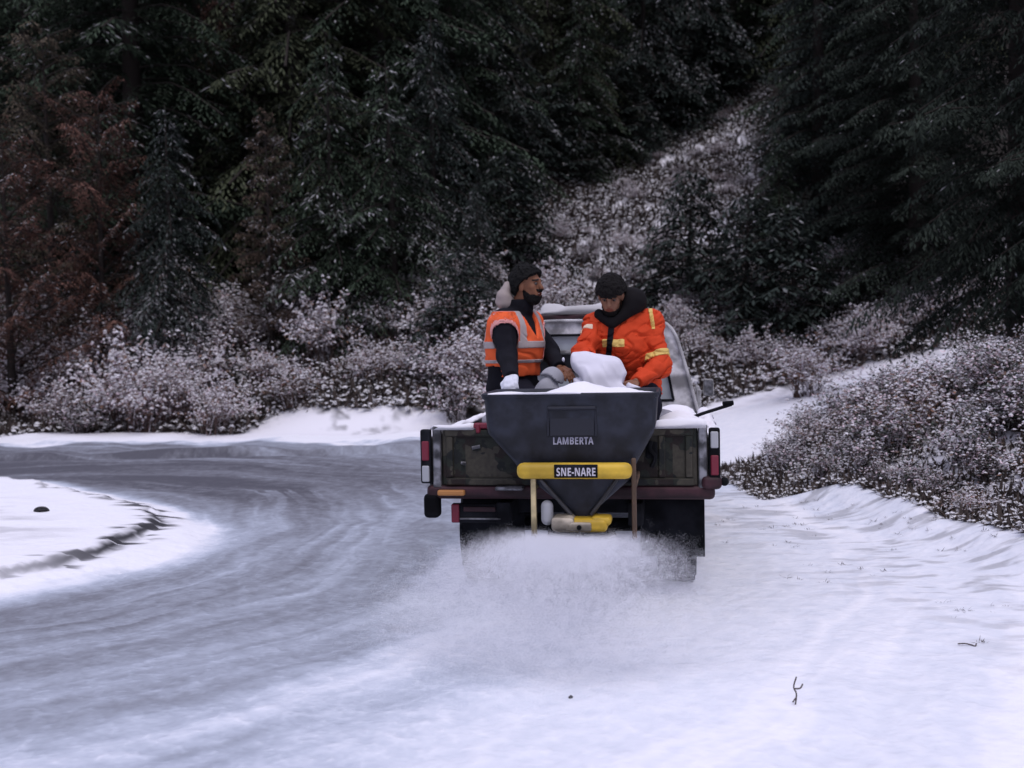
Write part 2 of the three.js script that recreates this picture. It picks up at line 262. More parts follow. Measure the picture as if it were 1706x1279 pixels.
// a drooping conifer: whorled limbs, side sprays, needles in narrow tufts, snow lumps lying on the upper sides
function coniferShapes(seed, H, R, o) {
  const r = rng(seed), F = new Tris(), S = new Tris(), limbs = [];
  const nB = o.limbs ?? Math.round(H * 11), bend = V(r() - 0.5, 0, r() - 0.5).multiplyScalar(0.05 * H);
  const trunkAt = (t) => [bend.x * t * t, t * H, bend.z * t * t];
  const tr = []; for (let i = 0; i < 7; i++) tr.push(rod(trunkAt(i / 7), trunkAt((i + 1) / 7), 0.020 * H * (1 - i / 7.3), 0.020 * H * (1 - (i + 1) / 7.3), 8));
  for (let b = 0; b < nB; b++) {
    const t = lerp(o.low ?? 0.06, 0.985, (b + 0.6 * r()) / nB), az = b * 2.39996 + (r() - 0.5) * 0.9, clump = 0.72 + 0.5 * n2(az * 1.3, t * 7, seed);
    const L = R * Math.pow(1 - t, o.taper ?? 0.75) * (0.62 + 0.5 * r()) * clump + 0.12, cx = Math.cos(az), cz = Math.sin(az), base = trunkAt(t);
    const up = (o.up ?? 0.25) * (0.5 + r()), dr = (o.droop ?? 0.55) * (0.7 + 0.6 * r());
    const at = (s) => [base[0] + cx * L * s, base[1] + L * (up * s - dr * s * s), base[2] + cz * L * s];
    if (L > 0.7) limbs.push(tube([at(0), at(0.4), at(0.9)], (0.010 + 0.006 * L) * (o.wood ?? 1), 5, 4));
    const steps = Math.max(3, Math.round(L / 0.14)), tone = 0.65 + 0.7 * n2(az * 2.1 + b, t * 11, seed + 3);
    const snowy = (o.snow ?? 0.2) * (0.12 + 2.0 * ss(0.45, 0.8, n2(az * 1.7, t * 6, seed + 9)));
    for (let k = 0; k < steps; k++) {
      const s = 0.12 + 0.88 * (k + r() * 0.5) / steps, p = at(s), slope = up - 2 * dr * s;
      for (const side of [-1, 1]) {
        const l = (0.20 + 0.34 * L * (1.05 - s) * (0.7 + 0.5 * r())) * (o.spray ?? 1), a2 = az + side * (0.75 + 0.4 * r()), dx = Math.cos(a2), dz = Math.sin(a2), dy = slope * 0.55 - 0.22 - 0.3 * r();
        const m = Math.max(1, Math.round(l / 0.13));
        for (let q = 0; q < m; q++) {
          const w = (q + 0.3 + 0.5 * r()) / m, x = p[0] + dx * l * w, z = p[2] + dz * l * w, y = p[1] + dy * l * w - 0.25 * l * w * w;
          const a3 = a2 + (r() - 0.5) * 1.5, ddx = Math.cos(a3), ddz = Math.sin(a3), ddy = dy * 0.9 - 0.35 * r(), n = 1 / Math.hypot(ddx, ddy, ddz);
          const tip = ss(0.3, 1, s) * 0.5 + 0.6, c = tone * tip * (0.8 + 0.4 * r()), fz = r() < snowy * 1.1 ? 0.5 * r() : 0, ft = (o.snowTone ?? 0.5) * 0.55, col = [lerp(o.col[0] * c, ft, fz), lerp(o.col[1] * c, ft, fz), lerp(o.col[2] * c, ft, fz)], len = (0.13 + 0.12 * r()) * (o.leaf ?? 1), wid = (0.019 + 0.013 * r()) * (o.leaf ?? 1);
          F.leaf(x, y, z, ddx * n, ddy * n, ddz * n, -ddz, (r() - 0.5) * 0.8, ddx, len, wid, col, 0.012);
          if (r() < 0.75) F.leaf(x, y, z, ddz * n * 0.8, ddy * n - 0.3, -ddx * n * 0.8, ddx, (r() - 0.5), ddz, len * 0.8, wid, col, 0.012);
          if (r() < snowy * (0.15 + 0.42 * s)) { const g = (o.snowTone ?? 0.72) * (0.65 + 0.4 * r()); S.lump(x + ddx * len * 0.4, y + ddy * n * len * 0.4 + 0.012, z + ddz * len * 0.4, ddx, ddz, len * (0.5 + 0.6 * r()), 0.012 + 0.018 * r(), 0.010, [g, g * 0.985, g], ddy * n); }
        }
      }
    }
  }
  const wood = merge([...tr, ...limbs]);
  return { trunk: wood, foliage: F.geo(), snow: S.p.length ? S.geo() : null };
}
// a many-stemmed shrub: arching twigs, small leaves, snow caught on them
function shrubShapes(seed, R, H, o) {
  const r = rng(seed), F = new Tris(), S = new Tris(), T = new Tris();
  for (let b = 0; b < o.stems; b++) {
    const az = r() * 6.283, lean = Math.pow(r(), 0.6), L = H * (0.75 + 0.45 * r()), cx = Math.cos(az), cz = Math.sin(az), reach = R * lean * 1.05, curl = 0.3 + 0.6 * r(), ox = (r() - 0.5) * R * 0.5, oz = (r() - 0.5) * R * 0.5;
    const at = (s) => [ox + cx * reach * (0.35 * s + 0.65 * s * s), L * (s * (1.25 - 0.25 * lean) - curl * lean * s * s * 0.8), oz + cz * reach * (0.35 * s + 0.65 * s * s)];
    const tc = 0.7 + 0.6 * r(), tw = r() < 0.3 ? [0.56, 0.53, 0.55] : [o.twig[0] * tc, o.twig[1] * tc, o.twig[2] * tc];
    let p0 = at(0); const nS = 6;
    for (let k = 1; k <= nS; k++) { const p1 = at(k / nS), w = 0.015 * (1.15 - k / nS); T.tri([p0[0] - w, p0[1], p0[2]], [p0[0] + w, p0[1], p0[2]], p1, tw); T.tri([p0[0], p0[1], p0[2] - w], [p0[0], p0[1], p0[2] + w], p1, tw); p0 = p1; }
    const patch = n2(cx * 2 + 5, cz * 2 + lean * 2, seed), n = o.leaves;
    for (let k = 0; k < n; k++) {
      const s = 0.25 + 0.78 * Math.pow(r(), 0.7), p = at(s), a = r() * 6.283, e = (r() - 0.35) * 1.3, ce = Math.cos(e), dx = Math.cos(a) * ce, dy = Math.sin(e), dz = Math.sin(a) * ce, off = 0.10 * r();
      const x = p[0] + dx * off, y = p[1] + dy * off, z = p[2] + dz * off, c = (0.55 + 0.9 * r()) * (0.7 + 0.6 * patch), len = o.leaf * (0.7 + 0.7 * r()), pick = r(), base = pick < (o.dead ?? 0) ? o.deadCol : pick > 1 - (o.frostOrReflection ?? 0.25) ? [0.50, 0.40, 0.43] : o.col;
      F.leaf(x, y, z, dx, dy, dz, -dz, (r() - 0.5) * 0.6, dx, len, len * o.slim, [base[0] * c, base[1] * c, base[2] * c], len * 0.12);
      if (r() < o.snow * (0.35 + 1.0 * s) * (0.55 + 0.9 * patch)) { const g = 0.52 + 0.24 * r(); S.lump(x + dx * len * 0.4, y + dy * len * 0.4 + 0.012, z + dz * len * 0.4, dx, dz, len * (0.5 + 0.8 * r()), len * (0.18 + 0.18 * r()), 0.016 + 0.01 * r(), [g, g * 0.97, g]); }
    }
  }
  return { stems: T.geo(), foliage: F.geo(), snow: S.geo() };
}
function plant(name, shapes, parts) {
  const g = new THREE.Group();
  for (const [n, key, m] of parts) if (shapes[key]) { const q = part(g, n, shapes[key], m); if (n !== 'trunk') q.userData.kind = 'stuff'; }
  g.name = name; return g;
}
const GREEN = [0.040, 0.056, 0.037], OLIVE = [0.050, 0.058, 0.034], BLUEGREEN = [0.036, 0.046, 0.040], RUST = [0.13, 0.07, 0.054], BRONZE = [0.085, 0.07, 0.05];
const coniferKinds = {
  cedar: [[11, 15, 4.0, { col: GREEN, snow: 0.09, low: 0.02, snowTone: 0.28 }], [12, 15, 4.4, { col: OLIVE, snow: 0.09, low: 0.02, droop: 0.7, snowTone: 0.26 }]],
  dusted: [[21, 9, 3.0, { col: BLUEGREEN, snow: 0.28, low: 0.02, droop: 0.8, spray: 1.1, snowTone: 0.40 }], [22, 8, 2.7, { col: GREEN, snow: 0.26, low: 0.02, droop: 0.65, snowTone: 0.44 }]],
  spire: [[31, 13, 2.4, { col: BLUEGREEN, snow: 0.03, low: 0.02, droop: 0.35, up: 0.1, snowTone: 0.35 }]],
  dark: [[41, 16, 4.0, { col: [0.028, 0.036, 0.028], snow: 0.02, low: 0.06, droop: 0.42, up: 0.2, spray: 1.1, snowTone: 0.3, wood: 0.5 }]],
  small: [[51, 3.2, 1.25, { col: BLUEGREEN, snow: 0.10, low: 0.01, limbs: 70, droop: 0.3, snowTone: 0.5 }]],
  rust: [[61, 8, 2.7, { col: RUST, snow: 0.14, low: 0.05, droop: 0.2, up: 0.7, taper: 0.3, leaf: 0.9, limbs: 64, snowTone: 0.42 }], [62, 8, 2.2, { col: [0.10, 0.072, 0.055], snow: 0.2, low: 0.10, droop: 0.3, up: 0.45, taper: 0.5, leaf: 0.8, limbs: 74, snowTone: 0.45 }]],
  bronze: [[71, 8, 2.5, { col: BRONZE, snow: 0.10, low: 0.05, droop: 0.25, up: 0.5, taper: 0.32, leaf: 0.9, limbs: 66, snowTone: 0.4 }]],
};
const protos = {};
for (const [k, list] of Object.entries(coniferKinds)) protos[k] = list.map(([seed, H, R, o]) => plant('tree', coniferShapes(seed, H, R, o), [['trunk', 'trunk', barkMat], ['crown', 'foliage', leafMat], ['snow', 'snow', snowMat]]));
const rt = rng(900);
// where a picture column meets the ground at a distance
const groundAt = (px, d) => { const x = (px - 853) / 1857 * d; return [x, height(x, -d), -d]; };
const treeName = { cedar: 'cedar_tree', dusted: 'conifer_tree', spire: 'spruce_tree', dark: 'conifer_tree', small: 'young_conifer', rust: 'beech_tree', bronze: 'beech_tree' };
function tree(kind, px, d, scale, label, wide = 1, group) {
  const list = protos[kind], src = list[kind === 'rust' ? Math.round(px / 100) % 2 : Math.floor(rt() * list.length)], t = src.clone(), [x, y, z] = groundAt(px, d);
  t.position.set(x, y - 0.08, z); t.rotation.y = rt() * 6.283; t.scale.set(scale * wide, scale, scale * wide);
  top(t, treeName[kind]); tag(t, label, kind === 'rust' || kind === 'bronze' ? 'tree' : 'conifer', group);
}
// front rank on the left, from the left edge of the photograph inwards
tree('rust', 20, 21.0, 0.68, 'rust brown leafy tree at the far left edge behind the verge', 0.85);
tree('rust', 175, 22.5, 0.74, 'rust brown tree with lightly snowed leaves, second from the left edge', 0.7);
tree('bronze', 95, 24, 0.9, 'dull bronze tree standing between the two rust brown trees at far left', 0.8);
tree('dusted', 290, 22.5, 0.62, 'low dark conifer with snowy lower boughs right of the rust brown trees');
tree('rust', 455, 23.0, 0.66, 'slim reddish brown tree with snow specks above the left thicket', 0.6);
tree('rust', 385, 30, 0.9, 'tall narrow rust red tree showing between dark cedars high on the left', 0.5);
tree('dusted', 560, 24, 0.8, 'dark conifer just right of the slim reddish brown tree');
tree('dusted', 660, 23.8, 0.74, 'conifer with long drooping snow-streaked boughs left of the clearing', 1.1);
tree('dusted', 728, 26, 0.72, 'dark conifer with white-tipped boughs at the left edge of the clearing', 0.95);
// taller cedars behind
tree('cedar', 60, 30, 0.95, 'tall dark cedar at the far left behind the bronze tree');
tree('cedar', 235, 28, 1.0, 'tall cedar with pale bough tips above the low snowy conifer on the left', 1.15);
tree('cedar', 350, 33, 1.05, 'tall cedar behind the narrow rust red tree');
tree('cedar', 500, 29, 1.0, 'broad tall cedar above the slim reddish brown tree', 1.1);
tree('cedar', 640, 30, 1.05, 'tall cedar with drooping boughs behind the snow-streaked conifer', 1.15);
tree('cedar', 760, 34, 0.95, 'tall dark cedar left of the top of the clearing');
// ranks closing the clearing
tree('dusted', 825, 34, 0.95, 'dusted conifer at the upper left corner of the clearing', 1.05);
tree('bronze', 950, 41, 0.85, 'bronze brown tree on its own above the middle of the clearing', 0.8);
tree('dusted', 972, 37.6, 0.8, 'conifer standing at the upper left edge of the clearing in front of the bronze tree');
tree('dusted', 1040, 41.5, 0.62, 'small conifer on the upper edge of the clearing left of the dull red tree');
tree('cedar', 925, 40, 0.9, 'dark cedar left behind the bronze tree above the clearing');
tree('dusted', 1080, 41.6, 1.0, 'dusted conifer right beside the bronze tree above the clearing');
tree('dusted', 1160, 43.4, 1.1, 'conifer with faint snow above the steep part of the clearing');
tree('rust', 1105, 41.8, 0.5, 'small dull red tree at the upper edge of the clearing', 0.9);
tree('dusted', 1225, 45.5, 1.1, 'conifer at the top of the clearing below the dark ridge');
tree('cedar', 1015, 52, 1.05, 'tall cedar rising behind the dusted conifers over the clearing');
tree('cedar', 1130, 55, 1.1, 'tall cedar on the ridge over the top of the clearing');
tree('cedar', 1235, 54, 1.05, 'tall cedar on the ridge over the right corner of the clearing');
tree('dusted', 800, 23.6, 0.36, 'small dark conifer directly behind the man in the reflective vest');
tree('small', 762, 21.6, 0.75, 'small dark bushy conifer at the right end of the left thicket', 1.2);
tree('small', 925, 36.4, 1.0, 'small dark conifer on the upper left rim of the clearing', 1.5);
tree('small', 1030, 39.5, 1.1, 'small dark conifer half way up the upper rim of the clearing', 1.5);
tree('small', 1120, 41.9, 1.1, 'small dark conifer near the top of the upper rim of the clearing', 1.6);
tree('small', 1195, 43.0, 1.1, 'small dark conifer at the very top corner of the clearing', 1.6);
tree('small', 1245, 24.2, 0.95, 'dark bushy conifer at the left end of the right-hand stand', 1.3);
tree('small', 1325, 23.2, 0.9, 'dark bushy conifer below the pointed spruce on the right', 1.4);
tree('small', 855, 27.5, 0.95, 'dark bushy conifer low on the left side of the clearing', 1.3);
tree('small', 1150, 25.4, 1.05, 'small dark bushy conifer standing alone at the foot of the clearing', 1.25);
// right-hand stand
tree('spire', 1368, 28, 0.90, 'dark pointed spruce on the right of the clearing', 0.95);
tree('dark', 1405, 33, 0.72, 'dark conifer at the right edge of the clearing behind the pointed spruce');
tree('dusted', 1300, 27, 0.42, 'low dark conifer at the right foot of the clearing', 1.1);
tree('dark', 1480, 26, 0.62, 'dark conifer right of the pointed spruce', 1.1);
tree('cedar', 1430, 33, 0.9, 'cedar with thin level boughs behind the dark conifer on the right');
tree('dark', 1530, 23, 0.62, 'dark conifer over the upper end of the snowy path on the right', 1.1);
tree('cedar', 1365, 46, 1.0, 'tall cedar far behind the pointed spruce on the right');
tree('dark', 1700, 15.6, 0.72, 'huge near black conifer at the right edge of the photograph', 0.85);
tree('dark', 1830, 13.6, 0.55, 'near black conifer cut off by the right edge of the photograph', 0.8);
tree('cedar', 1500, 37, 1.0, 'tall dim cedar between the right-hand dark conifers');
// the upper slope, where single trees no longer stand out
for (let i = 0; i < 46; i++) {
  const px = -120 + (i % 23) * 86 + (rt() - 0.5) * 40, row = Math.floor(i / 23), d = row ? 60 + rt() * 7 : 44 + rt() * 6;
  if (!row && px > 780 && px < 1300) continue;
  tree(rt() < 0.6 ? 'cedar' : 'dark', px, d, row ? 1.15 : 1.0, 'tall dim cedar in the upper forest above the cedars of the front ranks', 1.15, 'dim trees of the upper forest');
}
// shrubs
const MAUVE = [0.16, 0.11, 0.10], shrubParts = [['stems', 'stems', leafMat], ['foliage', 'foliage', leafMat], ['snow', 'snow', snowMat]];
const shrubKinds = {
  pale: [201, 202, 203].map((s) => plant('shrub', shrubShapes(s, 0.85, 0.95, { stems: 66, leaves: 20, leaf: 0.066, slim: 0.30, col: [0.25, 0.175, 0.155], dead: 0.34, deadCol: [0.26, 0.165, 0.12], twig: MAUVE, snow: 0.52, frostOrReflection: 0.42 }), shrubParts)),
  green: [211, 212, 213].map((s) => plant('shrub', shrubShapes(s, 0.75, 0.7, { stems: 62, leaves: 20, leaf: 0.066, slim: 0.34, col: [0.065, 0.075, 0.062], dead: 0.2, deadCol: [0.12, 0.08, 0.06], twig: [0.07, 0.055, 0.05], snow: 0.24, frostOrReflection: 0.34 }), shrubParts)),
  brown: [221, 222].map((s) => plant('shrub', shrubShapes(s, 0.9, 0.85, { stems: 66, leaves: 19, leaf: 0.065, slim: 0.3, col: [0.17, 0.13, 0.10], dead: 0.45, deadCol: [0.20, 0.11, 0.075], twig: [0.09, 0.06, 0.05], snow: 0.42 }), shrubParts)),
};
const rs = rng(700);
function shrub(kind, x, z, s, label, group, squash = 1) {
  if (group) { const look = { pale: 'pale pinkish', green: 'dark green', brown: 'brown' }[kind]; label = look + ' ' + label; group = look + ' ' + group; }
  const list = shrubKinds[kind], t = list[Math.floor(rs() * list.length)].clone();
  t.position.set(x, height(x, z) - 0.03, z); t.rotation.set((rs() - 0.5) * 0.2, rs() * 6.283, (rs() - 0.5) * 0.2); t.scale.set(s, s * squash, s);
  top(t, 'shrub'); tag(t, label, 'shrub', group);
}
const special = (kind, px, d, s, label, sq) => { const [x, , z] = groundAt(px, d); shrub(kind, x, z, s, label, null, sq); };
special('brown', 1345, 19.4, 1.05, 'rounded brown shrub above the mouth of the snowy path on the right', 0.95);
special('green', 130, 19.7, 0.75, 'low dark green shrub on the far verge at left, white snow in front of it', 0.8);
special('brown', 490, 20.4, 1.0, 'russet shrub in the middle of the left thicket', 0.9);
special('brown', 620, 21.2, 0.8, 'reddish shrub near the right end of the left thicket');
special('green', 762, 19.1, 0.9, 'dark shrub behind the left corner of the pickup bed', 1.2);
special('pale', 270, 20.2, 0.9, 'tall pale shrub sticking up out of the left thicket', 1.35);
for (let i = 0; i < 82; i++) { const x = lerp(-13, 1.2, rs()), u = 0.5 + 6.0 * Math.pow(rs(), 0.9), z = -(hillStart(x) + u + (x > -4.5 && x < -0.2 ? 1.1 : 0)); shrub(rs() < 0.66 ? 'pale' : rs() < 0.6 ? 'brown' : 'green', x, z, 0.70 + 0.60 * rs(), 'snow-laden shrub of the thicket on the left bank across the road', 'shrubs of the left thicket', 0.8 + 0.4 * rs()); }
for (let i = 0; i < 46; i++) { const x = lerp(1.2, 9.5, rs()), u = 0.9 + 5.5 * rs(), z = -(hillStart(x) + u); shrub(rs() < 0.55 ? 'pale' : rs() < 0.5 ? 'green' : 'brown', x, z, 0.5 + 0.4 * rs(), 'snow-dusted shrub on the slope right behind the pickup cab', 'shrubs on the slope behind the pickup', 0.8 + 0.3 * rs()); }
for (let i = 0; i < 116; i++) {
  const d = lerp(6.2, 14.2, rs()), f = 0.35 + 4.2 * Math.pow(rs(), 1.2), x = table(XR, d) + f, g = ((x - 2.7) * 4.0 - (d - 13.9) * 4.2) / 5.8; if (g < 0.35) continue;
  shrub(rs() < 0.93 ? 'green' : 'brown', x, -d, (0.42 + 0.30 * rs()) * (f < 0.8 ? 0.7 : 1), 'low snow-flecked shrub covering the bank on the right of the road', 'low shrubs on the right bank', 0.8 + 0.25 * rs());
}
for (let i = 0; i < 50; i++) { const d = lerp(23.5, 41.5, Math.pow(rs(), 1.3)), x = lerp(table(CLEAR_L, d), table(CLEAR_R, d), rs()); shrub(rs() < (d > 31 ? 0.65 : 0.2) ? 'pale' : 'green', x, -d, 0.45 + 0.35 * rs(), 'low snow-dusted shrub in the clearing on the hillside', 'low shrubs of the clearing', d > 31 ? 0.55 : 0.9); }
{ // brambles and dead leaves between the shrubs, too many to count
  const list = [], r = rng(77), o = new THREE.Object3D();
  const T = new Tris(); for (let k = 0; k < 9; k++) { const a = r() * 6.283, e = 0.2 + r() * 0.9, c = 0.6 + 0.7 * r(); T.leaf(0, 0, 0, Math.cos(a) * Math.cos(e), Math.sin(e), Math.sin(a) * Math.cos(e), -Math.sin(a), 0.2, Math.cos(a), 0.22 + 0.12 * r(), 0.02 + 0.015 * r(), [0.10 * c, 0.08 * c, 0.07 * c], 0.02); if (k % 2) T.lump(Math.cos(a) * 0.12, 0.1 * r() + 0.05, Math.sin(a) * 0.12, Math.cos(a), Math.sin(a), 0.11, 0.035, 0.02, [0.7, 0.69, 0.7]); }
  for (let i = 0; i < 21000; i++) {
    let x, d; const k = r();
    if (k < 0.38) { x = lerp(-14, 10, r()); d = hillStart(x) + 0.5 + 6 * r(); if (x > 3 && d < hillStart(x) + 0.9) continue; if (x > -4.6 && x < 0.2 && d < hillStart(x) + 1.4) continue; }
    else if (k < 0.72) { d = lerp(4.5, 14.5, r()); x = table(XR, d) + (d < 10.8 ? 0.1 : -0.35) + 5.2 * Math.pow(r(), 1.3); if (((x - 2.7) * 4.0 - (d - 13.9) * 4.2) / 5.8 < 0.15) continue; }
    else { d = lerp(22, 42, r()); x = lerp(table(CLEAR_L, d) - 3.5, table(CLEAR_R, d) + 1, r()); if (d > 38) d += 3 * r(); }
    o.position.set(x, height(x, -d) - 0.02, -d); o.rotation.set((r() - 0.5) * 0.7, r() * 6.283, (r() - 0.5) * 0.7); o.scale.setScalar((0.6 + 0.8 * r()) * (k >= 0.38 && k < 0.72 ? 0.42 : 1)); o.updateMatrix(); list.push(o.matrix.clone());
  }
  const im = new THREE.InstancedMesh(T.geo(), leafMat, list.length); list.forEach((m, i) => im.setMatrixAt(i, m)); im.castShadow = im.receiveShadow = true;
  top(im, 'undergrowth'); tag(im, 'snow-flecked brambles and dead grass between the shrubs', 'undergrowth', null, 'stuff');
}

// ---------------------------------------------------------------- the pickup truck
const TRUCK = { at: [0.33, 0, -6.7], turn: -0.148 };
const font = await new FontLoader().loadAsync('fonts/droid/droid_sans_bold.typeface.json');
const grime = mottled(3, 6, 0.55, 1.0), grime2 = mottled(5, 11, 0.4, 1.0);
const camoTex = (() => {
  const n = 512, d = new Uint8Array(n * n * 4), tones = [[40, 44, 38], [66, 63, 55], [38, 31, 29], [28, 31, 31]];
  for (let y = 0; y < n; y++) for (let x = 0; x < n; x++) {
    const u = x / n * 5, v = y / n * 5, a = fbm(u, v, 90, 4), b = fbm(u * 1.2, v * 1.2, 95, 4), t = a > 0.55 ? tones[1] : b > 0.56 ? tones[2] : b < 0.42 ? tones[3] : tones[0], w = 0.8 + 0.35 * fbm(u * 7, v * 7, 99, 3), i = (y * n + x) * 4;
    for (let c = 0; c < 3; c++) d[i + c] = Math.min(255, t[c] * w); d[i + 3] = 255;
  }
  const t = new THREE.DataTexture(d, n, n); t.wrapS = t.wrapT = THREE.RepeatWrapping; t.magFilter = t.minFilter = THREE.LinearFilter; t.colorSpace = THREE.SRGBColorSpace; t.needsUpdate = true; return t;
})();
const M = {
  camo: new THREE.MeshPhysicalMaterial({ map: camoTex, roughness: 0.65, specularIntensity: 0.5 }),
  olive: std(0.040, 0.044, 0.040, 0.6, 0, { map: grime }),
  black: std(0.018, 0.019, 0.024, 0.75, 0, { map: grime }),
  rubber: std(0.014, 0.015, 0.019, 0.9, 0, { map: grime }),
  steel: std(0.30, 0.30, 0.32, 0.45, 0.6, { map: grime2 }),
  white: std(0.80, 0.79, 0.80, 0.4, 0, { map: grime }),
  offwhite: std(0.50, 0.49, 0.48, 0.5, 0, { map: grime }),
  red: std(0.18, 0.016, 0.034, 0.35), clear: std(0.40, 0.41, 0.43, 0.3), amber: std(0.45, 0.20, 0.06, 0.35),
  frostOrReflection: std(0.46, 0.50, 0.53, 0.35, 0, { map: mottled(8, 3, 0.75, 1.0) }),  // window tone: pale opaque colour stands in for sky reflected in the pane
  maroon: std(0.06, 0.02, 0.028, 0.6, 0, { map: grime }),
  snow: std(0.83, 0.82, 0.85, 0.8),
  yellow: std(0.72, 0.47, 0.045, 0.45, 0, { map: mottled(13, 5, 0.78, 1.0) }),
  paleYellow: std(0.66, 0.55, 0.30, 0.5, 0, { map: grime }),
  poly: std(0.022, 0.026, 0.040, 0.55, 0, { map: mottled(15, 7, 0.55, 1.0) }),
  glass: new THREE.MeshPhysicalMaterial({ color: 0xffffff, transmission: 1, roughness: 0.06, thickness: 0 }),
};
function lumpy(g, seed, amp, freq) { const p = g.attributes.position; for (let i = 0; i < p.count; i++) { const x = p.getX(i), y = p.getY(i), z = p.getZ(i); p.setXYZ(i, x + (n3(x * freq, y * freq, z * freq, seed) - 0.5) * amp * 0.5, y + (n3(x * freq, y * freq, z * freq, seed + 7) - 0.5) * amp, z + (n3(x * freq, y * freq, z * freq, seed + 13) - 0.5) * amp * 0.5); } g.computeVertexNormals(); return g; }
// a strip of settled snow: flat below, rounded and uneven on top
function snowStrip(a, b, w, h, seed) {
  const L = Math.hypot(b[0] - a[0], b[2] - a[2]), n = Math.max(8, Math.round(L / 0.025)), m = 8, P = [], I = [], ux = (b[0] - a[0]) / L, uz = (b[2] - a[2]) / L;
  for (let i = 0; i <= n; i++) for (let j = 0; j <= m; j++) { const t = i / n, s = j / m * 2 - 1, end = Math.sqrt(Math.max(0, 1 - Math.pow(Math.abs(t * 2 - 1), 8))), prof = Math.sqrt(Math.max(0, 1 - s * s)), k = (0.35 + 1.1 * n2(t * L * 7, s, seed)) * end; const ww = w * 0.5 * (0.8 + 0.35 * n2(t * L * 9, 3, seed + 2)) * end; P.push(lerp(a[0], b[0], t) - uz * s * ww, lerp(a[1], b[1], t) + prof * h * k, lerp(a[2], b[2], t) + ux * s * ww); }
  for (let i = 0; i < n; i++) for (let j = 0; j < m; j++) { const q = i * (m + 1) + j; I.push(q, q + 1, q + m + 1, q + 1, q + m + 2, q + m + 1); }
  for (let i = 0; i < n; i++) { const q = i * (m + 1), e = q + m; I.push(q, q + m + 1, e, e, q + m + 1, e + m + 1); }
  const g = new THREE.BufferGeometry(); g.setAttribute('position', new THREE.Float32BufferAttribute(P, 3)); g.setAttribute('uv', new THREE.Float32BufferAttribute(P.filter((_, i) => i % 3 < 2).slice(0, P.length / 3 * 2), 2)); g.setIndex(I); g.computeVertexNormals(); return g;
}
const truck = top(new THREE.Group(), 'pickup_truck');
truck.position.set(...TRUCK.at); truck.rotation.y = TRUCK.turn; truck.updateMatrixWorld();
tag(truck, 'camouflage painted pickup truck with white cab driving away through the snow', 'pickup truck');
const tk = (n, g, m, l) => part(truck, n, g, m, l);
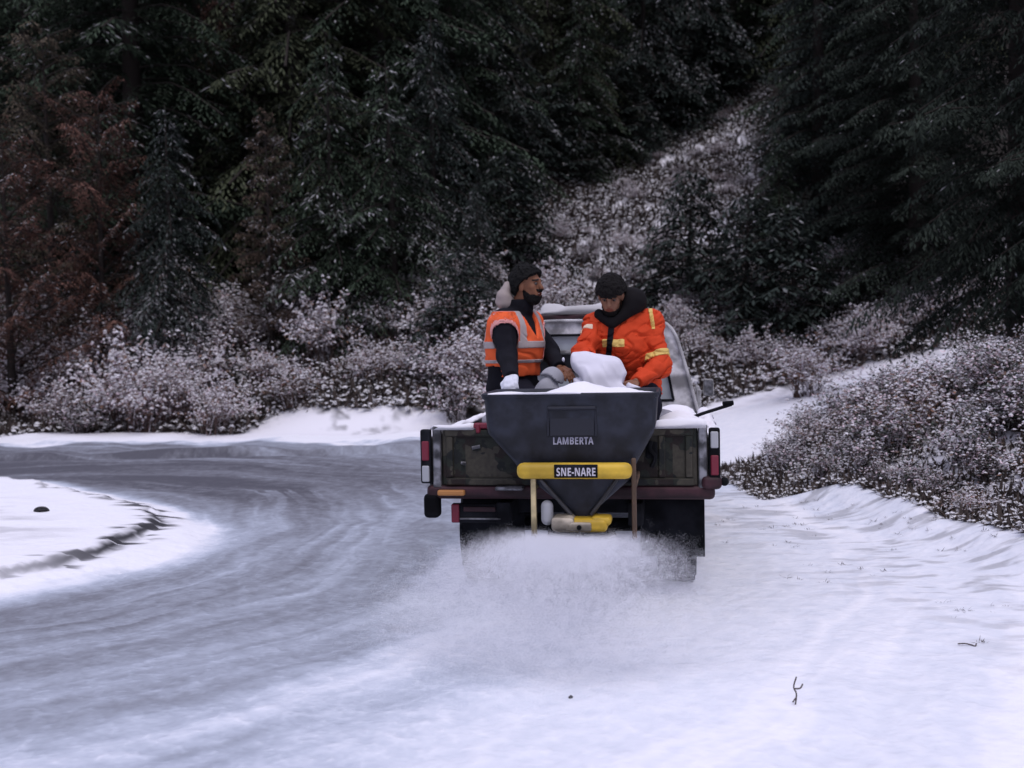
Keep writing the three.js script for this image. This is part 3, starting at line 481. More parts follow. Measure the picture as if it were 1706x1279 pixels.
{
  tk('chassis', merge([box(0.09, 0.14, 4.4, -0.4, 0.55, -2.2), box(0.09, 0.14, 4.4, 0.4, 0.55, -2.2), box(0.8, 0.1, 0.1, 0, 0.56, -0.35), rod([-0.66, 0.36, -0.78], [0.66, 0.36, -0.78], 0.045), box(0.26, 0.24, 0.26, 0, 0.36, -0.78, 0.1), rod([-0.66, 0.36, -3.35], [0.66, 0.36, -3.35], 0.045), box(0.5, 0.18, 0.9, 0.05, 0.6, -1.5, 0.06)]), M.black);
  tk('bed_floor', box(1.7, 0.05, 2.2, 0, 0.725, -1.12), M.black);
  for (const s of [-1, 1]) {
    tk('bed_side', merge([box(0.05, 0.28, 2.2, s * 0.845, 0.85, -1.15, 0.015), box(0.085, 0.035, 2.2, s * 0.848, 0.995, -1.15, 0.014), ...[-0.35, -0.95, -1.55, -2.1].map((z) => box(0.035, 0.26, 0.05, s * 0.882, 0.85, z, 0.01))]), M.camo);
    tk('bench', box(0.52, 0.24, 1.9, s * 0.555, 0.865, -1.2, 0.02), M.black);
    tk('corner_post', box(0.055, 0.38, 0.05, s * 0.80, 0.9, 0.012, 0.012), M.steel);
  }
  tk('headboard', box(1.5, 0.24, 0.05, 0.06, 0.9, -2.24), M.olive);
  const tg = tk('tailgate', merge([box(1.54, 0.35, 0.04, 0, 0.9, 0.0, 0.012), box(1.5, 0.045, 0.03, 0, 1.045, 0.027, 0.012), box(1.5, 0.045, 0.03, 0, 0.75, 0.027, 0.012), box(0.045, 0.25, 0.026, -0.72, 0.9, 0.027, 0.01), box(0.045, 0.25, 0.026, 0.72, 0.9, 0.027, 0.01), box(0.04, 0.25, 0.026, 0.56, 0.9, 0.027, 0.01)]), M.camo);
  part(tg, 'latch', merge([box(0.16, 0.035, 0.05, -0.49, 1.09, 0.02), box(0.03, 0.06, 0.03, -0.54, 1.075, 0.035)]), M.red);
  part(tg, 'handle', rod([-0.58, 0.955, 0.035], [-0.53, 0.965, 0.035], 0.012), M.steel); part(tg, 'handle', rod([-0.65, 0.865, 0.035], [-0.62, 0.862, 0.035], 0.011), M.steel);
  part(tg, 'chain_hook', merge([tube([[0.5, 0.99, 0.04], [0.49, 0.95, 0.06], [0.52, 0.9, 0.055], [0.50, 0.84, 0.05]], 0.014), box(0.07, 0.10, 0.03, 0.5, 0.94, 0.035, 0.012)]), M.black);
  tk('snow_cap', snowStrip([-0.85, 1.066, 0.0], [-0.55, 1.066, 0.0], 0.09, 0.045, 3), M.snow);
  tk('snow_cap', snowStrip([0.5, 1.066, 0.0], [0.84, 1.07, 0.0], 0.1, 0.045, 4), M.snow);
  tk('snow_cap', snowStrip([-0.85, 1.011, -0.1], [-0.85, 1.011, -2.2], 0.1, 0.03, 5), M.snow);
  tk('snow_cap', snowStrip([0.85, 1.011, -0.1], [0.85, 1.011, -2.2], 0.12, 0.05, 6), M.snow);
  tk('snow_cap', snowStrip([0.66, 0.984, -0.35], [0.62, 0.984, -2.1], 0.36, 0.10, 7), M.snow, 'white snow lying on the right bench of the bed');
  for (const s of [-1, 1]) {
    const t = tk('tail_lamp', box(0.066, 0.33, 0.05, s * 0.868, 0.905, 0.025, 0.014), M.black);
    part(t, 'red_lens', box(0.046, 0.12, 0.02, s * 0.868, s < 0 ? 0.94 : 0.85, 0.046, 0.009), M.red);
    part(t, 'clear_lens', box(0.046, 0.10, 0.02, s * 0.868, s < 0 ? 0.80 : 1.0, 0.046, 0.009), M.clear);
  }
  tk('bumper', merge([box(1.74, 0.085, 0.10, 0, 0.685, -0.01, 0.03), box(0.12, 0.08, 0.12, 0.85, 0.745, 0.0, 0.03)]), M.maroon, 'rusty dark maroon bumper ledge');
  tk('bumper_end', box(0.10, 0.15, 0.1, -0.84, 0.60, 0.0, 0.03), M.rubber);
  tk('side_marker', box(0.17, 0.035, 0.04, -0.71, 0.685, 0.055, 0.012), M.amber, 'amber marker lamp');
  tk('tow_knob', merge([rod([0.86, 0.745, 0.02], [0.93, 0.75, 0.02], 0.018), moved(new THREE.SphereGeometry(0.026, 14, 10), 0.925, 0.75, 0.02)]), M.black);
  const lb = tk('lamp_board', box(0.32, 0.12, 0.04, -0.565, 0.55, -0.03, 0.012), M.black, 'dark lamp board hanging under the left of the bumper');
  part(lb, 'red_lens', box(0.05, 0.115, 0.02, -0.70, 0.55, -0.004, 0.01), M.red); part(lb, 'trim_strip', box(0.26, 0.012, 0.012, -0.545, 0.517, -0.006, 0.004), M.steel); part(lb, 'red_lens', box(0.2, 0.03, 0.012, -0.55, 0.575, -0.006, 0.006), M.maroon);
  tk('step_plate', box(0.17, 0.022, 0.08, -0.35, 0.715, 0.06, 0.008), M.steel);
  for (const s of [-1, 1]) {
    tk('mudflap', merge([box(0.40, s > 0 ? 0.40 : 0.38, 0.014, s > 0 ? 0.615 : -0.515, s > 0 ? 0.435 : 0.42, -0.33, 0.006), box(0.42, 0.03, 0.03, s > 0 ? 0.615 : -0.515, 0.62, -0.33, 0.008)]), M.rubber);
    for (const z of [-0.78, -3.35]) {
      const prof = [[0.19, -0.11], [0.33, -0.125], [0.355, -0.10], [0.365, -0.05], [0.366, 0.05], [0.355, 0.10], [0.33, 0.125], [0.19, 0.11]].map(([r, y]) => new THREE.Vector2(r, y));
      const w = tk('wheel', moved(new THREE.LatheGeometry(prof, 40), s * 0.64, 0.365, z, 0, 0, Math.PI / 2), M.rubber);
      const lugs = []; for (let k = 0; k < 34; k++) for (const e of [-1, 1]) { const a = (k + (e > 0 ? 0.5 : 0)) / 34 * 6.283; lugs.push(moved(new THREE.BoxGeometry(0.11, 0.014, 0.03), s * 0.64 + e * 0.06, 0.365 + Math.cos(a) * 0.368, z + Math.sin(a) * 0.368, a)); }
      tag(part(w, 'tread', merge(lugs), M.rubber), null, null, null, 'stuff');
      part(w, 'rim', moved(new THREE.LatheGeometry([[0.001, 0.03], [0.07, 0.04], [0.09, 0.02], [0.17, 0.03], [0.192, 0.09]].map(([r, y]) => new THREE.Vector2(r, y * (s > 0 ? -1 : 1))), 28), s * 0.64, 0.365, z, 0, 0, Math.PI / 2), M.steel);
    }
  }
  // white cab: rear wall with a wide window coloured pale as reflected sky, tapered sides, roof, bonnet
  const outer = [[-0.81, 0.78], [-0.81, 0.99], [-0.745, 1.24], [-0.665, 1.53], [-0.615, 1.65], [-0.54, 1.715], [-0.40, 1.745]], outline = [...outer, ...outer.map(([x, y]) => [-x, y]).reverse()];
  const shape = (pts, hole) => { const s = new THREE.Shape(pts.map(([x, y]) => new THREE.Vector2(x, y))); if (hole) s.holes.push(new THREE.Path(hole.map(([x, y]) => new THREE.Vector2(x, y)))); return s; };
  const win = [[-0.625, 1.10], [-0.545, 1.52], [-0.50, 1.615], [-0.42, 1.64], [0.42, 1.64], [0.50, 1.615], [0.545, 1.52], [0.625, 1.10]];
  const cab = tk('cab', moved(new THREE.ExtrudeGeometry(shape(outline, win), { depth: 0.035, bevelEnabled: true, bevelSize: 0.012, bevelThickness: 0.012, bevelSegments: 3 }), 0, 0, -2.42), M.white);
  const inner = outline.map(([x, y]) => [x * 0.955, y > 1.2 ? y - 0.035 : y]);
  const sideHole = [[-0.765, 0.8], ...inner.slice(1, -1), [0.765, 0.8]];
  part(cab, 'cab_shell', moved(new THREE.ExtrudeGeometry(shape(outline, sideHole), { depth: 1.15, bevelEnabled: false }), 0, 0, -3.59), M.white);
  const rw = part(cab, 'rear_window', moved(new THREE.ExtrudeGeometry(shape(win.map(([x, y]) => [x * 1.005, y])), { depth: 0.006, bevelEnabled: false }), 0, 0, -2.412), M.frostOrReflection, 'rear window coloured pale for the snow and sky it reflects');
  part(rw, 'window_seal', merge(win.map(([x, y], i) => { const [u, v] = win[(i + 1) % win.length]; return rod([x, y, -2.376], [u, v, -2.376], 0.011, 0.011, 8); })), M.black);
  part(rw, 'window_bar', merge([box(1.06, 0.025, 0.02, 0, 1.505, -2.385, 0.006), box(0.02, 0.40, 0.02, -0.19, 1.31, -2.385, 0.006), box(0.02, 0.40, 0.02, 0.19, 1.31, -2.385, 0.006)]), M.offwhite);
  part(rw, 'window_guard', box(0.98, 0.15, 0.012, -0.0, 1.41, -2.375, 0.004), M.black, 'dark panel across the middle of the rear window');
  part(cab, 'gutter', tube([[-0.83, 0.95, -2.36], [-0.757, 1.24, -2.36], [-0.677, 1.53, -2.36], [-0.625, 1.66, -2.36], [-0.545, 1.73, -2.36], [0, 1.752, -2.36], [0.545, 1.73, -2.36], [0.625, 1.66, -2.36], [0.677, 1.53, -2.36], [0.757, 1.24, -2.36], [0.83, 0.95, -2.36]], 0.016, 90, 6), M.white);
  for (const s of [-1, 1]) { const d = part(cab, 'door', box(0.03, 0.5, 1.0, s * 0.83, 0.93, -2.98, 0.012), M.white); part(d, 'handle', box(0.02, 0.03, 0.13, s * 0.852, 1.02, -2.62, 0.008), M.black);
    const mi = part(cab, 'side_mirror', merge([box(0.09, 0.15, 0.05, s * 0.92, 1.17, -3.1, 0.02), rod([s * 0.8, 1.12, -3.12], [s * 0.9, 1.14, -3.11], 0.012)]), M.offwhite); part(mi, 'mirror_glass', box(0.075, 0.13, 0.006, s * 0.92, 1.17, -3.072, 0.003), M.steel); }
  const lightbar = part(cab, 'roof_light_bar', merge([box(0.82, 0.055, 0.22, -0.08, 1.79, -2.75, 0.02), box(0.04, 0.05, 0.1, -0.4, 1.765, -2.75), box(0.04, 0.05, 0.1, 0.24, 1.765, -2.75)]), M.maroon, 'dull red light bar on the cab roof');
  part(lightbar, 'snow_cap', snowStrip([-0.5, 1.815, -2.75], [0.33, 1.815, -2.75], 0.22, 0.09, 9), std(0.5, 0.49, 0.49, 0.85), 'grey snow on the light bar');
  tk('bonnet', merge([box(1.5, 0.42, 1.2, 0, 0.88, -4.1, 0.08), box(1.6, 0.16, 0.14, 0, 0.6, -4.74, 0.04)]), M.white);
  for (const s of [-1, 1]) tk('wheel_arch', box(0.26, 0.2, 1.0, s * 0.72, 0.78, -3.4, 0.06), M.white);
  tk('windscreen', moved(box(1.3, 0.55, 0.01, 0, 0, 0, 0.003), 0, 1.37, -3.6, -0.4), M.glass);
  tk('seat_back', box(1.2, 0.5, 0.12, 0, 1.12, -2.75, 0.05), M.black);
}
// ---------------------------------------------------------------- salt spreader hung on the tailgate
const sp = { base: [0.085, 0.55, 0.35] };
const spreader = top(new THREE.Group(), 'salt_spreader'); spreader.position.copy(truck.localToWorld(V(...sp.base))); spreader.rotation.y = TRUCK.turn;
tag(spreader, 'dark plastic salt spreader with yellow frame mounted behind the tailgate', 'salt spreader');
{
  const sk = (n, g, m, l, p = spreader) => part(p, n, g.translate(-sp.base[0], -sp.base[1], -sp.base[2]), m, l);
  // rounded rectangles lofted: [y, x0, x1, z0, z1, corner]
  function loft(rings) {
    const seg = 6, P = [], U = [], I = [], n = 4 * (seg + 1);
    for (const [y, x0, x1, z0, z1, r] of rings) for (let c = 0; c < 4; c++) for (let k = 0; k <= seg; k++) { const a = (c + k / seg) * Math.PI / 2, cx = c === 0 || c === 3 ? x1 - r : x0 + r, cz = c < 2 ? z1 - r : z0 + r; const x = cx + Math.cos(a) * r, z = cz + Math.sin(a) * r; P.push(x, y, z); U.push(x * 1.5, y * 1.5); }
    for (let i = 0; i + 1 < rings.length; i++) for (let k = 0; k < n; k++) { const a = i * n + k, b = i * n + (k + 1) % n; I.push(a, b, a + n, b, b + n, a + n); }
    const g = new THREE.BufferGeometry(); g.setAttribute('position', new THREE.Float32BufferAttribute(P, 3)); g.setAttribute('uv', new THREE.Float32BufferAttribute(U, 2)); g.setIndex(I); g.computeVertexNormals(); return g;
  }
  const hop = sk('hopper', loft([[1.10, -0.34, 0.50, 0.12, 0.56, 0.05], [1.29, -0.39, 0.535, 0.06, 0.60, 0.05], [1.306, -0.395, 0.54, 0.055, 0.606, 0.05], [1.312, -0.415, 0.556, 0.035, 0.626, 0.05], [1.304, -0.422, 0.562, 0.03, 0.632, 0.05], [1.285, -0.418, 0.558, 0.033, 0.628, 0.05], [1.275, -0.405, 0.547, 0.045, 0.617, 0.05], [1.12, -0.395, 0.535, 0.06, 0.610, 0.05], [1.085, -0.385, 0.525, 0.07, 0.606, 0.05], [0.945, -0.265, 0.445, 0.17, 0.588, 0.05], [0.86, -0.20, 0.40, 0.2, 0.56, 0.05]]), M.poly);
  sk('recess_shade_panel', merge([box(0.25, 0.145, 0.012, 0.085, 1.147, 0.608, 0.006, -0.07), box(0.27, 0.022, 0.03, 0.085, 1.228, 0.618, 0.01, -0.07), box(0.012, 0.15, 0.022, -0.046, 1.147, 0.612, 0.006, -0.07), box(0.012, 0.15, 0.022, 0.216, 1.147, 0.612, 0.006, -0.07)]), std(0.017, 0.019, 0.028, 0.6), 'raised panel coloured dark for the shade of a recess', hop);  // darker colour stands in for the shade inside a recess
  sk('snow_crust', snowStrip([-0.40, 1.306, 0.618], [0.16, 1.306, 0.618], 0.035, 0.014, 14), M.snow, 'thin white crust along the rim', hop);
  const tx = new TextGeometry('LAMBERTA', { font, size: 0.040, depth: 0.006, curveSegments: 3, bevelEnabled: false }); tx.computeBoundingBox(); const w = tx.boundingBox.max.x; tx.translate(-w / 2, 0, 0); tx.scale(0.225 / w, 1, 1);
  sk('lettering', moved(tx, 0.088, 1.028, 0.603, -0.13), std(0.34, 0.34, 0.42, 0.6), 'pale raised lettering', hop);
  sk('cone', loft([[0.86, -0.16, 0.40, 0.24, 0.62, 0.05], [0.835, -0.155, 0.395, 0.25, 0.63, 0.05], [0.66, 0.055, 0.20, 0.42, 0.60, 0.04], [0.625, 0.065, 0.19, 0.43, 0.59, 0.04]]), M.poly);
  const strut = std(0.075, 0.075, 0.08, 0.5, 0, { map: grime });
  sk('cone_rib', rod([-0.085, 0.842, 0.66], [0.075, 0.645, 0.625], 0.012), strut); sk('cone_rib', rod([0.33, 0.848, 0.66], [0.185, 0.645, 0.625], 0.011), strut);
  const bar = sk('bumper_bar', box(0.625, 0.088, 0.085, 0.099, 0.892, 0.675, 0.036), M.yellow, 'thick rounded yellow bar'); bar.rotation.z = 0; 
  const plate = sk('name_plate', box(0.235, 0.072, 0.008, 0.112, 0.895, 0.721, 0.003), M.black, 'black plate with white lettering', bar);
  const t2 = new TextGeometry('SNE-NARE', { font, size: 0.044, depth: 0.004, curveSegments: 3, bevelEnabled: false }); t2.computeBoundingBox(); const w2 = t2.boundingBox.max.x; t2.translate(-w2 / 2, 0, 0); t2.scale(0.212 / w2, 1, 1);
  const m2 = new THREE.Mesh(t2.translate(0.112 - sp.base[0], 0.870 - sp.base[1], 0.7255 - sp.base[2]), std(0.55, 0.53, 0.58, 0.6)); m2.name = 'lettering'; bar.add(m2);
  sk('frame_leg', merge([box(0.030, 0.36, 0.035, -0.127, 0.69, 0.655, 0.008), box(0.030, 0.035, 0.6, -0.127, 0.80, 0.36, 0.008)]), M.paleYellow, 'pale yellow left leg of the frame');
  sk('frame_leg', merge([box(0.026, 0.44, 0.035, 0.418, 0.735, 0.625, 0.008), box(0.026, 0.035, 0.6, 0.418, 0.80, 0.34, 0.008)]), std(0.30, 0.19, 0.12, 0.6, 0, { map: grime }), 'rusty brown right leg of the frame');
  sk('cross_member', merge([rod([-0.127, 0.80, 0.36], [0.418, 0.80, 0.36], 0.018), box(0.09, 0.09, 0.7, 0.09, 0.70, 0.02, 0.01)]), M.black);
  sk('spinner_cover', merge([box(0.30, 0.075, 0.2, 0.125, 0.595, 0.60, 0.028), box(0.11, 0.05, 0.14, 0.24, 0.618, 0.62, 0.022)]), M.yellow); 
  sk('spinner_cap', merge([box(0.13, 0.085, 0.16, 0.035, 0.603, 0.635, 0.03), box(0.14, 0.05, 0.03, 0.12, 0.59, 0.70, 0.012)]), std(0.6, 0.53, 0.42, 0.5, 0, { map: grime }), 'pale cream cap of the spinner');
  sk('bolt', moved(new THREE.CylinderGeometry(0.013, 0.013, 0.015, 12), 0.125, 0.59, 0.72, Math.PI / 2), M.black);
  sk('spinner_disc', merge([moved(new THREE.CylinderGeometry(0.19, 0.19, 0.012, 32), 0.125, 0.525, 0.58), ...[0, 1, 2, 3].map((k) => moved(new THREE.BoxGeometry(0.17, 0.035, 0.008).translate(0.1, 0, 0), 0.125, 0.548, 0.58, 0, k * Math.PI / 2, 0))]), M.steel);
  sk('motor_cover', moved(new THREE.CapsuleGeometry(0.034, 0.07, 6, 16), -0.058, 0.655, 0.62), M.clear, 'white rounded motor cover'); sk('hydraulic_hose', tube([[-0.058, 0.61, 0.62], [-0.04, 0.57, 0.6], [0.02, 0.55, 0.56]], 0.011), M.black);
}
function onTruck(name, base) { const g = top(new THREE.Group(), name); g.position.copy(truck.localToWorld(V(...base))); g.rotation.y = TRUCK.turn; return { g, add: (n, geo, m, l, p = g) => part(p, n, geo.translate(-base[0], -base[1], -base[2]), m, l) }; }
{ // white salt heaped in the hopper
  const n = 60, P = [], I = [], f = (x, z) => { const u = (x - 0.07) / 0.49, w = (z - 0.33) / 0.30, edge = Math.max(Math.abs(u), Math.abs(w)); return 1.282 + 0.075 * Math.exp(-(((x - 0.10) / 0.16) ** 2) - (((z - 0.30) / 0.2) ** 2)) + 0.035 * Math.exp(-(((x - 0.36) / 0.12) ** 2) - (((z - 0.25) / 0.2) ** 2)) + 0.018 * (fbm(x * 14, z * 14, 5, 4) - 0.5) + (edge > 0.97 ? -0.02 : 0); };
  for (let j = 0; j <= n; j++) for (let i = 0; i <= n; i++) { const x = lerp(-0.40, 0.545, i / n), z = lerp(0.05, 0.612, j / n); P.push(x, f(x, z), z); }
  for (let j = 0; j < n; j++) for (let i = 0; i < n; i++) { const a = j * (n + 1) + i; I.push(a, a + n + 1, a + 1, a + 1, a + n + 1, a + n + 2); }
  const g = new THREE.BufferGeometry(); g.setAttribute('position', new THREE.Float32BufferAttribute(P, 3)); g.setIndex(I); g.computeVertexNormals();
  const h = onTruck('salt_heap', [0.07, 1.28, 0.33]); tag(h.g, 'white salt heaped up in the dark hopper of the spreader', 'salt'); h.add('salt', g, M.snow);
}
{ const p = onTruck('pole', [0.62, 1.12, -1.0]); tag(p.g, 'thin dark pole sticking out over the right side of the pickup bed', 'pole'); p.add('shaft', tube([[0.45, 1.02, -1.05], [0.72, 1.04, -1.16], [0.85, 1.078, -1.2], [1.03, 1.13, -1.25]], 0.012, 20, 8), M.black); p.add('grip', rod([0.97, 1.136, -1.235], [1.04, 1.141, -1.253], 0.017), M.rubber); }

// ---------------------------------------------------------------- two workers in the bed
const clothTex = mottled(21, 9, 0.8, 1.0);
const vc = (rough) => new THREE.MeshPhysicalMaterial({ vertexColors: true, roughness: rough, specularIntensity: 0.5 });
function basis(dir, up) { const f = V(...dir).normalize(), r = V(...up).cross(f).normalize(), u = f.clone().cross(r); return { f, r, u }; }   // r points to the figure's left
const toWorld = (c, b) => (p) => [c[0] + b.r.x * p[0] + b.u.x * p[1] + b.f.x * p[2], c[1] + b.r.y * p[0] + b.u.y * p[1] + b.f.y * p[2], c[2] + b.r.z * p[0] + b.u.z * p[1] + b.f.z * p[2]];
const toLocal = (c, b) => (x, y, z) => { const X = x - c[0], Y = y - c[1], Z = z - c[2]; return [b.r.x * X + b.r.y * Y + b.r.z * Z, b.u.x * X + b.u.y * Y + b.u.z * Z, b.f.x * X + b.f.y * Y + b.f.z * Z]; };
// head in its own axes: x towards its left ear, y up, z out of the face
const skull = ell([0, 0.03, -0.012], [0.074, 0.092, 0.094]);
const headParts = [skull, ell([0, -0.045, 0.026], [0.057, 0.075, 0.062]), cap([-0.018, -0.094, 0.056], [0.018, -0.094, 0.056], 0.022), cap([0, 0.022, 0.086], [0, -0.016, 0.107], 0.010, 0.014), cap([-0.034, 0.032, 0.077], [0.034, 0.032, 0.077], 0.013), cap([-0.024, -0.05, 0.078], [0.024, -0.05, 0.078], 0.011), cap([-0.019, -0.066, 0.076], [0.019, -0.066, 0.076], 0.010), cap([-0.04, -0.012, 0.06], [-0.03, -0.03, 0.06], 0.02), cap([0.04, -0.012, 0.06], [0.03, -0.03, 0.06], 0.02)];
const headCore = blend(headParts, 0.022);
const ears = [ell([-0.075, -0.008, -0.004], [0.012, 0.032, 0.02]), ell([0.075, -0.008, -0.004], [0.012, 0.032, 0.02])];
const sockets = [cap([-0.031, 0.012, 0.1], [-0.031, 0.012, 0.096], 0.013), cap([0.031, 0.012, 0.1], [0.031, 0.012, 0.096], 0.013)];
const mouthCut = (open) => ell([0, -0.058, 0.088], [0.02, open, 0.02]);
function headField(open) { const m = open > 0 ? mouthCut(open) : null; return (x, y, z) => { let d = headCore(x, y, z); for (const e of ears) d = smin(d, e(x, y, z), 0.012); for (const s of sockets) d = -smin(-d, s(x, y, z), 0.012); if (m) d = Math.max(d, -m(x, y, z)); return d; }; }
// hand: palm at the wrist, four bent fingers, thumb off the side; axes: z along the fingers, y out of the back of the hand, x to the thumb side times 'side'
function handPrims(wrist, dir, back, side, curl) {
  const b = basis(dir, back), w = toWorld(wrist, b), out = [], pt = (x, y, z) => w([x * side, y, z]);
  out.push(cap(pt(0.022, 0, 0.02), pt(0.028, 0, 0.085), 0.015, 0.014), cap(pt(0, 0, 0.01), pt(0.008, 0, 0.09), 0.016, 0.014), cap(pt(-0.022, 0, 0.02), pt(-0.028, 0, 0.08), 0.015, 0.012));
  [[0.030, 0.088, 0.072], [0.010, 0.093, 0.080], [-0.010, 0.090, 0.074], [-0.029, 0.082, 0.058]].forEach(([x, z0, l], i) => {
    let y = 0, z = z0, a = 0; const segs = [0.45, 0.32, 0.25];
    segs.forEach((s, k) => { a += curl * (k === 0 ? 0.6 : 0.9); const y2 = y - Math.sin(a) * l * s, z2 = z + Math.cos(a) * l * s; out.push(cap(pt(x, y, z), pt(x * 1.05, y2, z2), 0.0095 - 0.0008 * k, 0.0088 - 0.0008 * k)); y = y2; z = z2; });
  });
  out.push(cap(pt(0.03, -0.004, 0.025), pt(0.052, -0.014, 0.055), 0.013, 0.011), cap(pt(0.052, -0.014, 0.055), pt(0.052, -0.03, 0.088), 0.010, 0.008));
  return out;
}
const bounds = (pts, m) => [[0, 1, 2].map((k) => Math.min(...pts.map((p) => p[k])) - m), [0, 1, 2].map((k) => Math.max(...pts.map((p) => p[k])) + m)];
const bare = (g) => { for (const k of Object.keys(g.attributes)) if (!['position', 'normal', 'color'].includes(k)) g.deleteAttribute(k); return g; };
function figure(o) {
  const hb = basis(o.face, o.headUp), hl = toLocal(o.head, hb), hw = toWorld(o.head, hb), P = onTruck('person', o.base), J = o.j;
  tag(P.g, o.label, 'person');
  const torsoOf = (e) => blend([ell(J.pelvis, [0.155 + e, 0.13 + e, 0.125 + e], o.yaw), cap(J.pelvis, J.chest, 0.125 + e, 0.135 + e), ell(J.chest, [0.18 + e, 0.18 + e, 0.125 + e], o.yaw), cap(J.shL, J.shR, 0.062 + e, 0.062 + e)], 0.09);
  const armOf = (s, e, k = 1) => blend([cap(J['sh' + s], J['el' + s], 0.052 * k + e, 0.043 * k + e), cap(J['el' + s], J['wr' + s], 0.042 * k + e, 0.029 * k + e * 0.8)], 0.03);
  const legOf = (s, e) => blend([cap(J['hip' + s], J['kn' + s], 0.085 + e, 0.06 + e), cap(J['kn' + s], J['an' + s], 0.058 + e, 0.042 + e)], 0.04);
  const footOf = (s, e) => cap(J['an' + s], J['toe' + s], 0.045 + e, 0.035 + e);
  const neck = cap(hw([0, -0.05, -0.025]), J.neck, 0.052, 0.06);
  const T0 = torsoOf(0), A = { L: armOf('L', 0), R: armOf('R', 0) }, Lg = { L: legOf('L', 0), R: legOf('R', 0) }, Ft = { L: footOf('L', 0), R: footOf('R', 0) };
  const bodyF = (x, y, z) => { let d = smin(T0(x, y, z), neck(x, y, z), 0.05); for (const s of ['L', 'R']) { d = smin(d, A[s](x, y, z), 0.04); d = smin(d, Lg[s](x, y, z), 0.05); d = smin(d, Ft[s](x, y, z), 0.03); } return d; };
  const all = Object.values(J), [lo, hi] = bounds(all, 0.2), hf = headField(o.mouth ?? 0), sk = o.skin;
  const bodyG = nets(bodyF, lo, hi, 0.013, () => sk);
  const hs = 0.0034, headG = nets((x, y, z) => { const q = hl(x, y, z); return smin(hf(...q), neck(x, y, z), 0.02); }, o.head.map((v) => v - 0.165), o.head.map((v) => v + 0.165), hs, (x, y, z) => {
    const [a, b, c] = hl(x, y, z), blot = 0.88 + 0.24 * n3(x * 45, y * 45, z * 45, 4); let t = sk.map((v) => v * blot);
    if (c > 0.05 && Math.hypot(a, (b + 0.058) * 1.6) < 0.026) t = [sk[0] * 0.8, sk[1] * 0.5, sk[2] * 0.5];
    if (c > 0.06 && Math.abs(Math.abs(a) - 0.032) < 0.02 && Math.abs(b - 0.036 - 0.004 * Math.cos(a * 60)) < 0.006) t = [0.012, 0.01, 0.009];
    if (c > 0.05 && Math.hypot(Math.abs(a) - 0.031, (b - 0.012) * 1.4) < 0.016) t = t.map((v) => v * 0.7);
    return t;
  });
  const hands = ['L', 'R'].map((s) => { const h = o.hands[s], pr = blend(handPrims(J['wr' + s], h.dir, h.back, h.side, h.curl), 0.008), c = J['wr' + s].map((v, k) => v + h.dir[k] / Math.hypot(...h.dir) * 0.085); return { pr, lo: c.map((v) => v - 0.125), hi: c.map((v) => v + 0.125), g: nets(pr, c.map((v) => v - 0.125), c.map((v) => v + 0.125), 0.0036, () => sk), h, s }; });
  P.add('body', mergeGeometries([bodyG, headG, ...hands.map((h) => h.g)].map((g) => bare(g))), vc(0.55));
  for (const h of hands) if (h.h.glove) P.add('glove', nets((x, y, z) => h.pr(x, y, z) - 0.0065 - 0.002 * n3(x * 60, y * 60, z * 60), h.lo, h.hi, 0.004), h.h.glove, h.h.gloveLabel);
  for (const e of [-1, 1]) { const c = hw([e * 0.031, 0.011, 0.079]); P.add('eye', moved(new THREE.SphereGeometry(0.0100, 14, 10), ...c), std(0.10, 0.085, 0.08, 0.4)); const q = hw([e * 0.031, 0.010, 0.0865]); P.g.children.at(-1).add(Object.assign(new THREE.Mesh(moved(new THREE.SphereGeometry(0.0058, 10, 8), ...q.map((v, k) => v - o.base[k])), std(0.01, 0.008, 0.006, 0.1)), { name: 'iris' })); }
  if (o.mouth) P.add('teeth', moved(new THREE.SphereGeometry(0.012, 12, 8).scale(1.4, 0.5, 0.5), ...hw([0, -0.052, 0.073])), std(0.7, 0.68, 0.62, 0.3));
  const hairF = (x, y, z) => { const [a, b, c] = hl(x, y, z); return Math.max(skull(a, b, c) - o.hatThick - 0.014 * (n3(a * 60, b * 60, c * 60, 3) - 0.4) - 0.007 * n3(a * 130, b * 120, c * 120, 3), o.hatLine(a, b, c)); };
  P.add(o.hatName, nets(hairF, o.head.map((v) => v - 0.17), o.head.map((v) => v + 0.17), 0.0045), o.hatMat, o.hatLabel);
  if (o.beard) P.add('beard', nets((x, y, z) => { const [a, b, c] = hl(x, y, z); return Math.max(headCore(a, b, c) - 0.0035 - 0.006 * n3(a * 110, b * 110, c * 110, 6), Math.min(o.beard(a, b, c), Math.max(o.mouth ? -1 : 1, Math.abs(b + 0.037 - 0.12 * Math.abs(a)) - 0.009, Math.abs(a) - 0.034, 0.06 - c)), -(Math.hypot(a * 0.9, (b + 0.058) * 1.7, (c - 0.088) * 0.6) - 0.024)); }, o.head.map((v) => v - 0.16), o.head.map((v) => v + 0.16), 0.004), o.hatMat);
  const fold = (x, y, z, a = 0.012, d = 0) => Math.abs(d) > 0.05 ? 0 : a * (n3(x * 7 + y * 3, y * 13, z * 7, 11) - 0.5) + a * 0.45 * (n3(x * 17 + y * 12, y * 22, z * 17, 12) - 0.5);
  return { P, J, hl, hw, torsoOf, armOf, legOf, footOf, fold, lo, hi };
}
const black = std(0.012, 0.012, 0.017, 0.85, 0, { map: clothTex }), navy = std(0.016, 0.016, 0.026, 0.85), orange = std(0.60, 0.062, 0.020, 0.75), orangeVest = std(0.85, 0.14, 0.045, 0.75), silver = std(0.42, 0.37, 0.36, 0.4), pink = std(0.70, 0.32, 0.30, 0.75), yellowBand = std(0.72, 0.50, 0.14, 0.5), whiteGlove = std(0.66, 0.68, 0.74, 0.8);
const cloth = (m) => m;
